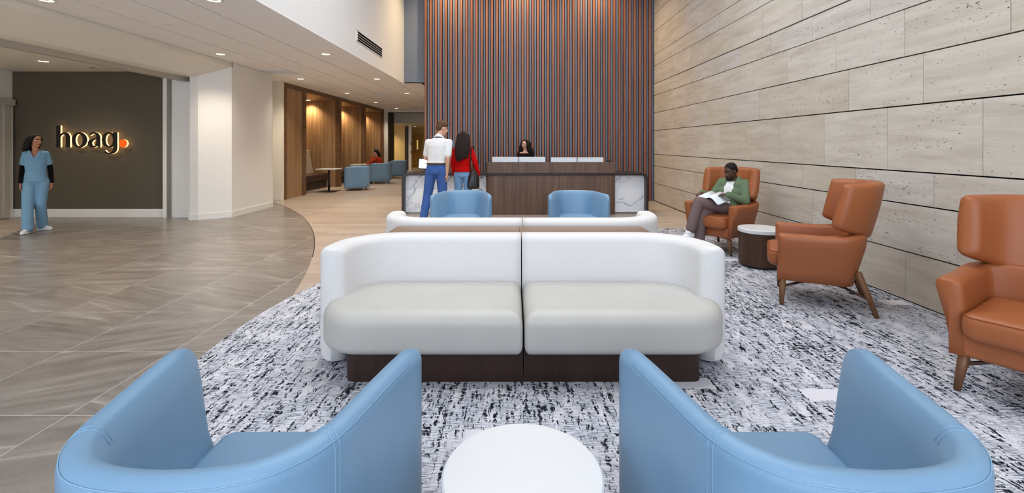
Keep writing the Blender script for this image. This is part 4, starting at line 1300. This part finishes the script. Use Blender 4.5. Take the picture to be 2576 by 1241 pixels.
def torso_garment(b, hip, neck, k, hem, top=0.98, extra=0.02, R=None, waist=1.0, fem=False, flare=0.0):
    sp = neck - hip; R = R or Matrix.Identity(3)
    rings = [(-0.14, .165, .125), (0.0, .165, .122), (0.28, .135 * waist, .10), (0.5, .145, .11), (0.75, .162, .112), (0.88, .145, .092), (0.94, .10, .078), (0.99, .068, .066)]
    rr = []
    for u, rx, ry in rings:
        if u < hem: continue
        rr.append((u, rx, ry))
    # hem ring
    lo = [r for r in rings if r[0] <= hem][-1] if any(r[0] <= hem for r in rings) else rings[0]
    hi = rr[0]; f = 0 if hi[0] == lo[0] else (hem - lo[0]) / (hi[0] - lo[0])
    rr = [(hem, lo[1] + (hi[1] - lo[1]) * f + flare, lo[2] + (hi[2] - lo[2]) * f + flare)] + rr
    b.loft([(hip + sp * u, (rx + extra / k) * k, (ry + extra / k) * k, R) for u, rx, ry in rr if u <= top + 0.03])

def trousers(t, J, mat, s, k, hip_r=0.105, knee_r=0.075, hem_r=0.07, hem_lift=0.0, name='trousers', top_u=0.16):
    b = Blob(); hip, neck = J['hip'], J['neck']; sp = neck - hip; R = J.get('torsoR', Matrix.Identity(3))
    b.loft([(hip + sp * u, rx * k, ry * k, R) for u, rx, ry in ((-0.17, .10, .10), (-0.10, .172, .13), (0.02, .178, .132), (top_u, .155, .118))])
    for sd in ('L', 'R'):
        hj, kn, an = J['hj' + sd], J['kn' + sd], J['an' + sd]
        lo = an + (kn - an).normalized() * hem_lift
        b.chain([hj + V(0, 0, -0.01), hj.lerp(kn, 0.5), kn, kn.lerp(lo, 0.5), lo], [hip_r * k, (hip_r + knee_r) / 2 * k, knee_r * k, (knee_r + hem_r) / 2 * k, hem_r * k])
    return b.build(name, mat, t, 0.011, 4)

def yoke(b, J, r, k):
    sp = J['neck'] - J['hip']
    for sd in 'LR':
        b.cone(J['neck'] - sp * 0.17, J['sh' + sd], (r + 0.012) * k, r * k)
        b.cone(J['neck'] - sp * 0.45, J['sh' + sd] + V(0, 0, -0.02), (r + 0.02) * k, r * k)

def cut(o, fn, planes=()):
    """open a neckline: drop the faces the test picks"""
    bm = bmesh.new(); bm.from_mesh(o.data)
    for co, no in planes: bmesh.ops.bisect_plane(bm, geom=bm.verts[:] + bm.edges[:] + bm.faces[:], plane_co=co, plane_no=no)
    bmesh.ops.delete(bm, geom=[f for f in bm.faces if fn(f.calc_center_median())], context='FACES')
    bm.to_mesh(o.data); bm.free()

def sleeve(b, sh, el, wr, frac, r0, r1, k):
    """frac 0..1 upper arm, 1..2 down the forearm"""
    if frac <= 1: b.chain([sh, sh.lerp(el, frac)], [r0 * k, r1 * k])
    else: b.chain([sh, el, el.lerp(wr, frac - 1)], [r0 * k, (r0 + r1) / 2 * k, r1 * k])

# ---------------- nurse in blue scrubs walking past the sign
s = 0.93
J = standing(s, True)
J['neck'] = V(0, 0.0, 1.475) * s
J['headR'] = head_frame(0.80, 0.05); J['head'] = V(0.0, -0.01, 1.625) * s
J['knR'] = V(-0.075, -0.13, 0.50) * s; J['anR'] = V(-0.07, -0.155, 0.085) * s; J['toeR'] = (-0.25, -1, 0)
J['knL'] = V(0.065, -0.03, 0.50) * s; J['anL'] = V(0.05, 0.155, 0.085) * s; J['toeL'] = (0.9, -0.55, 0)
J['shR'] = V(-0.132, 0.01, 1.395) * s; J['shL'] = V(0.132, 0.01, 1.395) * s
J['elR'] = V(-0.178, 0.02, 1.12) * s; J['wrR'] = V(-0.175, -0.08, 0.875) * s
J['elL'] = V(0.178, 0.05, 1.12) * s; J['wrL'] = V(0.20, 0.02, 0.865) * s
p = person('person in pale blue scrubs over black sleeves walking past the sign wall', (-7.94, 7.69, 0.004), yaw_of(0.55, -0.83), J, dict(fem=True, skin='skin_tan', hair='hair_black', lip='lip_rose', slim=0.9), s)
k = s * 0.80
b = Blob(); torso_garment(b, J['hip'], J['neck'], k, -0.06, extra=0.026, flare=0.012)
for sd in 'LR': sleeve(b, J['sh' + sd] + V(0, 0, 0.005), J['el' + sd], J['wr' + sd], 0.62, 0.060, 0.066, k)
yoke(b, J, 0.048, k)
tp = b.build('scrub_top', 'scrub_blue', p, 0.010, 4)
b = Blob()
zv = J['neck'].z - 0.14
cut(tp, lambda c: (c.y < 0.02 and abs(c.x) < (c.z - zv) * 0.48) or c.z > J['neck'].z - 0.012, [((0, 0, zv), (1, 0, -0.48)), ((0, 0, zv), (-1, 0, -0.48)), ((0, 0, J['neck'].z - 0.012), (0, 0, 1))])
MB().tube([J['hip'] + (J['neck'] - J['hip']) * 0.27 + V(0.158 * k * math.cos(a * PI / 12), 0.125 * k * math.sin(a * PI / 12), 0) for a in range(24)], 0.008, 8, True).build('waist_seam', 'scrub_blue', tp, True)
b = Blob()
for sd in 'LR': sleeve(b, J['sh' + sd].lerp(J['el' + sd], 0.3), J['el' + sd], J['wr' + sd] + V(0, 0, 0.015), 1.97, 0.054, 0.042, k)
b.build('undershirt', 'black_knit', p, 0.009, 3)
trousers(p, J, 'scrub_blue', s, k, 0.118, 0.098, 0.100, 0.0, 'scrub_trousers')
for sd in 'LR': shoe(p, J['an' + sd], J['toe' + sd], s * 0.92)
b = Blob(); h = J['head']; Rh = J['headR']; Q = lambda x, y, z: h + Rh @ V(x, y, z) * s
b.ell(Q(0, 0.030, 0.040), (0.088 * s, 0.095 * s, 0.088 * s), 0, Rh)
b.chain([Q(0.05, 0.06, 0.02), Q(0.06, 0.10, -0.07), Q(0.07, 0.13, -0.17), Q(0.075, 0.15, -0.23)], [0.055, 0.058, 0.050, 0.026])
b.chain([Q(-0.05, 0.06, 0.02), Q(-0.062, 0.09, -0.07), Q(-0.06, 0.12, -0.17), Q(-0.05, 0.13, -0.24)], [0.055, 0.056, 0.048, 0.024])
b.chain([Q(0, 0.08, 0.02), Q(0, 0.12, -0.08), Q(0.0, 0.14, -0.2), Q(0.02, 0.15, -0.25)], [0.06, 0.06, 0.05, 0.028])
b.chain([Q(0.074, -0.01, 0.04), Q(0.080, 0.02, -0.05), Q(0.078, 0.05, -0.13)], [0.022, 0.024, 0.018])
b.chain([Q(-0.074, -0.01, 0.04), Q(-0.080, 0.02, -0.05), Q(-0.078, 0.05, -0.13)], [0.022, 0.024, 0.018])
b.build('hair', 'hair_black', p, 0.009, 3)

# ---------------- man in white polo at the desk, seen from behind
s = 1.075
lean = V(-0.045, -0.02, 0)
J = standing(s, False, lean)
J['headR'] = head_frame(-0.75, 0.28, 0.0); J['head'] = V(-0.09, -0.06, 1.63) * s
J['elR'] = V(-0.215, 0.06, 1.12) * s; J['wrR'] = V(-0.19, 0.02, 0.87) * s
J['elL'] = V(0.235, -0.06, 1.13) * s + lean * 0.6; J['wrL'] = V(0.16, -0.30, 1.07) * s
J['handL'] = ((-0.2, -1, -0.1), (0, 0, -1), 0.3, -1)
J['hjR'] = V(-0.09, 0, 0.91) * s; J['anL'] = V(0.20, 0.10, 0.085) * s; J['knL'] = V(0.15, 0.0, 0.50) * s
J['anR'] = V(-0.10, -0.02, 0.085) * s; J['knR'] = V(-0.10, -0.03, 0.5) * s
p = person('person in white polo shirt and blue jeans standing at the reception desk', (-1.40, 8.42, 0), yaw_of(0.12, 0.99), J, dict(skin='skin_light', hair='hair_brown', lip='lip_rose'), s)
k = s
b = Blob(); torso_garment(b, J['hip'], J['neck'], k, 0.20, extra=0.026)
for sd in 'LR': sleeve(b, J['sh' + sd], J['el' + sd], J['wr' + sd], 0.78, 0.062, 0.054, k)
yoke(b, J, 0.060, k)
b.cone(J['neck'] + V(-0.075, 0, -0.075), J['neck'] + V(0.075, 0, -0.075), 0.068, 0.068)
b.cone(J['neck'] + V(0, 0.01, -0.06), J['neck'] + V(0, 0.005, 0.01), 0.085, 0.072)
tp = b.build('polo_shirt', 'white_cotton', p, 0.010, 4)
c0 = J['neck'] + V(0, 0, 0.005)
ring = [c0 + V(0.074 * math.cos(a * PI / 12), 0.074 * math.sin(a * PI / 12), 0.012 * math.sin(a * PI / 12)) for a in range(24)]
MB().tube(ring, 0.020, 8, True).build('collar', 'white_cotton', tp, True)
MB().tube([q + V(0, 0.012 * (1 if q.y > c0.y else -1), -0.012) for q in ring], 0.011, 6, True).build('collar_stripe', 'black_cloth', tp, True)
trousers(p, J, 'dark_denim', s, k, 0.100, 0.078, 0.066, 0.0, 'jeans', 0.21)
MB().tube([J['hip'] + (J['neck'] - J['hip']) * 0.185 + V(0.166 * k * math.cos(a * PI / 16), 0.130 * k * math.sin(a * PI / 16), 0) for a in range(32)], 0.016, 8, True).build('belt', 'belt_brown', p, True)
for sd in 'LR': shoe(p, J['an' + sd], J['toe' + sd], s, 'belt_brown')
b = Blob(); h = J['head']; Rh = J['headR']; Q = lambda x, y, z: h + Rh @ V(x, y, z) * s
b.ell(Q(0, 0.024, 0.052), (0.086 * s, 0.096 * s, 0.078 * s), 0, Rh)
b.ell(Q(0, 0.070, 0.005), (0.070 * s, 0.050 * s, 0.070 * s), 0, Rh)
b.chain([Q(-0.05, -0.045, 0.088), Q(0.0, -0.058, 0.098), Q(0.05, -0.045, 0.088)], [0.024, 0.026, 0.024])
b.build('hair', 'hair_brown', p, 0.009, 2)

# ---------------- woman in red with a shoulder bag
s = 0.975
J = standing(s, True)
J['headR'] = head_frame(0.15, 0.1); J['elR'] = V(-0.245, 0.02, 1.14) * s; J['wrR'] = V(-0.29, -0.05, 0.91) * s
J['elL'] = V(0.20, 0.0, 1.12) * s; J['wrL'] = V(0.19, -0.08, 0.90) * s
LW = (-0.96, 8.86, 0)
p = person('person with long dark hair in red sweater standing at the reception desk', LW, yaw_of(0.08, 1.0), J, dict(fem=True, skin='skin_tan', hair='hair_dark', lip='lip_rose'), s)
k = s * 0.9
b = Blob(); torso_garment(b, J['hip'], J['neck'], k, 0.05, extra=0.028)
for sd in 'LR': sleeve(b, J['sh' + sd], J['el' + sd], J['wr' + sd], 2.0, 0.064, 0.048, k)
yoke(b, J, 0.056, k)
b.build('sweater', 'red_knit', p, 0.010, 4)
trousers(p, J, 'pale_denim', s, k, 0.108, 0.080, 0.068, 0.0, 'jeans', 0.15)
for sd in 'LR': shoe(p, J['an' + sd], J['toe' + sd], s * 0.9, 'black_plastic')
b = Blob(); h = J['head']; Rh = J['headR']; Q = lambda x, y, z: h + Rh @ V(x, y, z) * s
b.ell(Q(0, 0.030, 0.038), (0.092 * s, 0.100 * s, 0.090 * s), 0, Rh)
for x in (-0.065, -0.022, 0.022, 0.065):
    b.chain([Q(x, 0.08, 0.02), Q(x * 1.35, 0.125, -0.12), Q(x * 1.5 + 0.012, 0.155, -0.28), Q(x * 1.25 + 0.03, 0.15, -0.40), Q(x * 0.9 + 0.055, 0.145, -0.50 + 1.2 * abs(x - 0.02) * (1 if x < 0 else 0.5))], [0.058, 0.056, 0.050, 0.040, 0.012])
b.build('hair', 'hair_dark', p, 0.010, 3)
# the bag she carries hangs from her right shoulder
hb = thing('shoulder_bag', 'black leather bucket bag hanging from the shoulder of the person in red', 'bag', (LW[0] + 0.205, LW[1] - 0.10, 0.62), 0.1)
b = Blob()
b.loft([(V(0, 0, z), rx, ry) for z, rx, ry in ((0.0, .100, .062), (0.03, .118, .072), (0.16, .110, .068), (0.25, .082, .052), (0.31, .055, .034), (0.335, .066, .040))], p=2.8)
bo = b.build('pouch', 'bag_black', hb, 0.008, 2)
for q in range(9):
    a = 2 * PI * q / 9
    MB().tube([(0.07 * math.cos(a), 0.045 * math.sin(a), 0.30), (0.098 * math.cos(a), 0.061 * math.sin(a), 0.22), (0.114 * math.cos(a), 0.071 * math.sin(a), 0.13)], [0.008, 0.006, 0.002], 6).build('pleat', 'bag_black', bo, True)
MB().tube([(-0.045, 0, 0.30), (-0.060, 0.0, 0.55), (-0.030, 0.03, 0.80), (0.0, 0.10, 0.815), (0.01, 0.16, 0.79), (0.0, 0.13, 0.55), (0.0, 0.03, 0.32)], 0.011, 8).build('strap', 'bag_black', hb, True)
MB().tube([(0.0, 0.045 * math.cos(a * PI / 6), 0.31 + 0.012 * math.sin(a * PI / 6)) for a in range(12)], 0.004, 6, True).build('ring', 'brass_plate', hb, True)

# ---------------- receptionist behind the desk
s = 0.89
J = standing(s, True)
J['headR'] = head_frame(-0.42, 0.06); J['head'] = V(-0.01, -0.02, 1.63) * s
for sd, q in (('L', 1), ('R', -1)):
    J['el' + sd] = V(q * 0.23, -0.02, 1.14) * s; J['wr' + sd] = V(q * 0.13, -0.24, 1.10) * s
    J['hand' + sd] = ((-q * 0.2, -1, -0.1), (0, 0, -1), 0.4, -1 if q > 0 else 1)
p = person('person with curly dark hair and glasses standing behind the reception desk', (0.275, 10.72, 0), 0.0, J, dict(fem=True, skin='skin_light', hair='hair_black', lip='lip_rose', voxel=0.0055), s)
k = s * 0.9
b = Blob(); torso_garment(b, J['hip'], J['neck'], k, -0.05, extra=0.016, top=0.86)
for sd in 'LR': sleeve(b, J['sh' + sd] + V(0, 0, 0.0), J['el' + sd], J['wr' + sd], 0.35, 0.058, 0.056, k)
b.build('top', 'black_cloth', p, 0.010, 3)
trousers(p, J, 'black_knit', s, k)
for sd in 'LR': shoe(p, J['an' + sd], J['toe' + sd], s * 0.9, 'black_plastic')
b = Blob(); h = J['head']; Rh = J['headR']; Q = lambda x, y, z: h + Rh @ V(x, y, z) * s
b.ell(Q(0, 0.045, 0.045), (0.105 * s, 0.100 * s, 0.088 * s), 0, Rh)
random.seed(3)
for q in range(120):
    sx = random.choice((-1, 1, 1)); u = random.random()
    x = sx * (0.082 + 0.055 * u + 0.03 * random.random()); y = 0.0 + 0.12 * random.random(); z = 0.035 - 0.30 * u + 0.02 * random.random()
    b.ell(Q(x * (1.0 + 0.35 * u), y, z), (0.026 * s, 0.026 * s, 0.03 * s), 0, Rh, 8, 6)
for sx in (-1, 1):
    b.chain([Q(sx * 0.08, 0.03, 0.03), Q(sx * 0.105, 0.05, -0.08), Q(sx * 0.13, 0.06, -0.20), Q(sx * 0.13, 0.06, -0.26)], [0.046, 0.058, 0.060, 0.034])
b.chain([Q(0, 0.10, 0.02), Q(0, 0.13, -0.10), Q(0, 0.13, -0.24)], [0.08, 0.09, 0.07])
b.build('hair', 'hair_black', p, 0.008, 1)
gl = MB()
for sx in (-1, 1):
    gl.tube([Q(sx * 0.033 + 0.023 * math.cos(a * PI / 10), -0.092, 0.008 + 0.019 * math.sin(a * PI / 10)) for a in range(20)], 0.0022, 6, True)
    gl.tube([Q(sx * 0.056, -0.090, 0.012), Q(sx * 0.078, -0.04, 0.012), Q(sx * 0.080, 0.01, 0.006)], 0.002, 6)
gl.tube([Q(-0.011, -0.094, 0.010), Q(0.011, -0.094, 0.010)], 0.002, 6)
gl.build('glasses', 'grey_metal', p, True)

# ---------------- man reading in the first wing chair
s = 0.93
J = {}
J['hip'] = V(0.04, 0.02, 0.555); J['neck'] = V(0.07, 0.13, 0.955); J['head'] = V(0.055, 0.055, 1.065)
J['headR'] = head_frame(-0.22, 0.40)
for sd, q in (('L', 1), ('R', -1)):
    J['sh' + sd] = V(0.065 + q * 0.172, 0.11, 0.905)
    J['hj' + sd] = V(0.04 + q * 0.09, -0.02, 0.55)
J['elL'] = V(0.315, -0.02, 0.685); J['wrL'] = V(0.175, -0.215, 0.775); J['handL'] = ((-0.9, -0.35, -0.12), (-0.15, 0.1, -0.95), 0.5, -1)
J['elR'] = V(-0.175, -0.03, 0.70); J['wrR'] = V(-0.20, -0.22, 0.765); J['handR'] = ((0.12, -0.95, -0.05), (0.25, 0.0, -0.95), 0.5, 1)
J['knL'] = V(-0.085, -0.46, 0.665); J['anL'] = V(-0.125, -0.575, 0.29); J['toeL'] = (-0.35, -0.9, -0.5)
J['knR'] = V(-0.075, -0.40, 0.50); J['anR'] = V(-0.10, -0.43, 0.09); J['toeR'] = (0.0, -1, 0)
p = person('person in green overshirt and taupe trousers sitting cross-legged in a tan chair, reading', C1, yaw_of(*W_D1), J, dict(skin='skin_dark', hair='hair_black', lip='lip_brown', voxel=0.006, eye='skin_dark'), s)
k = s
b = Blob(); torso_garment(b, J['hip'], J['neck'], k, 0.02, extra=0.006, top=0.95)
b.build('t_shirt', 'white_cotton', p, 0.010, 3)
# open overshirt: two front halves and the back, then sleeves
b = Blob(); hip, neck = J['hip'], J['neck']; sp = neck - hip
for q in (-1, 1):
    for u, xo, yo, r in ((0.05, 0.115, -0.045, 0.075), (0.3, 0.105, -0.050, 0.070), (0.55, 0.105, -0.055, 0.070), (0.78, 0.100, -0.045, 0.066), (0.90, 0.085, -0.020, 0.055)):
        b.ell(hip + sp * u + V(q * xo, yo, 0), (r * 0.95, r * 1.05, 0.085))
b.loft([(hip + sp * u + V(0, 0.030, 0), rx, ry) for u, rx, ry in ((-0.05, .185, .115), (0.3, .165, .10), (0.6, .175, .10), (0.85, .165, .095), (0.95, .10, .07))])
for sd in 'LR': sleeve(b, J['sh' + sd], J['el' + sd], J['wr' + sd], 1.93, 0.070, 0.050, k)
ov = b.build('overshirt', 'green_cloth', p, 0.009, 9)
for q in (-1, 1):
    c = Blob(); c.chain([neck + V(q * 0.02, 0.075, 0.02), neck + V(q * 0.078, 0.02, 0.01), neck + V(q * 0.085, -0.075, -0.06)], [0.018, 0.020, 0.016]); c.build('collar', 'green_cloth', ov, 0.007, 2)
trousers(p, J, 'taupe_cloth', s, k, 0.098, 0.078, 0.074, 0.03)
b = Blob(); a = J['anL']; b.chain([a + (J['knL'] - a) * 0.14, a, a + V(-0.02, -0.03, -0.05)], [0.040, 0.040, 0.042]); b.build('sock', 'shoe_white', p, 0.008, 2)
b = Blob(); td = Vector(J['toeL']).normalized(); b.chain([a + V(0, 0.02, -0.065), a + td * 0.08 + V(0, 0, -0.055), a + td * 0.17 + V(0, 0, -0.045)], [0.040, 0.042, 0.034]); b.build('shoe', 'shoe_white', p, 0.008, 2)
shoe(p, J['anR'], J['toeR'], s)
b = Blob(); h = J['head']; Rh = J['headR']; Q = lambda x, y, z: h + Rh @ V(x, y, z) * s
b.ell(Q(0, 0.026, 0.048), (0.083 * s, 0.094 * s, 0.080 * s), 0, Rh)
b.ell(Q(0, 0.062, 0.0), (0.072 * s, 0.052 * s, 0.066 * s), 0, Rh)
b.build('hair', 'hair_black', p, 0.008, 2)
b = Blob()
b.chain([Q(-0.055, -0.045, -0.060), Q(-0.035, -0.075, -0.092), Q(0, -0.082, -0.103), Q(0.035, -0.075, -0.092), Q(0.055, -0.045, -0.060)], [0.010, 0.014, 0.016, 0.014, 0.010])
b.chain([Q(-0.022, -0.098, -0.046), Q(0.022, -0.098, -0.046)], [0.006, 0.006]); b.build('beard', 'hair_black', p, 0.005, 1)
# the open magazine in his hands
mg = thing('magazine', 'open white magazine held by the reading man', 'magazine', C1, yaw_of(*W_D1))
def page(mb, q):
    rows_ = []
    for i in range(9):
        u = i / 8
        x = -0.035 + q * 0.20 * u; z = 0.735 + 0.045 * math.sin(PI * min(1, u * 1.1)) - 0.05 * u * u
        rows_.append([(x, -0.42 + 0.02 * u, z - 0.035), (x, -0.15 + 0.02 * u, z + 0.035 - 0.03 * u)])
    vs = [p_ for r_ in rows_ for p_ in r_] + [(a_, b_, c_ - 0.006) for r_ in rows_ for a_, b_, c_ in r_]
    m_ = len(rows_) * 2; fs = []
    for i in range(len(rows_) - 1):
        a0 = 2 * i
        fs += [(a0, a0 + 1, a0 + 3, a0 + 2), (m_ + a0, m_ + a0 + 2, m_ + a0 + 3, m_ + a0 + 1), (a0, a0 + 2, m_ + a0 + 2, m_ + a0), (a0 + 1, m_ + a0 + 1, m_ + a0 + 3, a0 + 3)]
    fs += [(0, m_, m_ + 1, 1), (m_ - 2, m_ - 1, 2 * m_ - 1, 2 * m_ - 2)]
    mb.add(vs, fs)
for q in (-1, 1):
    mb = MB(); page(mb, q); mb.build('page_block', 'paper_white', mg, True)

# ---------------- woman in rust red at the second booth
s = 0.93
J = {}
J['hip'] = V(0, 0.02, 0.53); J['neck'] = V(0, -0.10, 1.01); J['head'] = V(-0.01, -0.19, 1.165); J['headR'] = head_frame(0.1, 0.25)
for sd, q in (('L', 1), ('R', -1)):
    J['sh' + sd] = V(q * 0.15, -0.09, 0.96)
    J['hj' + sd] = V(q * 0.085, 0, 0.52); J['kn' + sd] = V(q * 0.10, -0.40, 0.53); J['an' + sd] = V(q * 0.10, -0.40, 0.085); J['toe' + sd] = (0, -1, 0)
J['elL'] = V(0.19, -0.30, 0.80); J['wrL'] = V(0.08, -0.285, 0.995); J['handL'] = ((-0.25, 0.05, 1), (-0.3, 1, 0), 0.9, 1)
J['elR'] = V(-0.20, -0.33, 0.78); J['wrR'] = V(-0.12, -0.56, 0.745); J['handR'] = ((0.1, -1, 0), (0, 0, -1), 0.2, -1)
p = person('person in rust red top with long dark hair sitting at the booth table', (-5.03, 17.55, 0), yaw_of(-1, -0.1), J, dict(fem=True, skin='skin_light', hair='hair_black', lip='lip_rose', voxel=0.008, eye='skin_light'), s)
k = s * 0.9
b = Blob(); torso_garment(b, J['hip'], J['neck'], k, -0.05, extra=0.03)
for sd in 'LR': sleeve(b, J['sh' + sd], J['el' + sd], J['wr' + sd], 1.9, 0.066, 0.052, k)
yoke(b, J, 0.058, k)
b.build('blouse', 'rust_cloth', p, 0.011, 3)
trousers(p, J, 'black_knit', s, k)
for sd in 'LR': shoe(p, J['an' + sd], J['toe' + sd], s * 0.9, 'black_plastic')
b = Blob(); h = J['head']; Rh = J['headR']; Q = lambda x, y, z: h + Rh @ V(x, y, z) * s
b.ell(Q(0, 0.032, 0.038), (0.088 * s, 0.096 * s, 0.088 * s), 0, Rh)
for x in (-0.06, 0, 0.06):
    b.chain([Q(x, 0.07, 0.02), Q(x * 1.25, 0.10, -0.10), Q(x * 1.3, 0.11, -0.22), Q(x * 1.1, 0.10, -0.30)], [0.052, 0.055, 0.045, 0.022])
b.build('hair', 'hair_black', p, 0.010, 3)
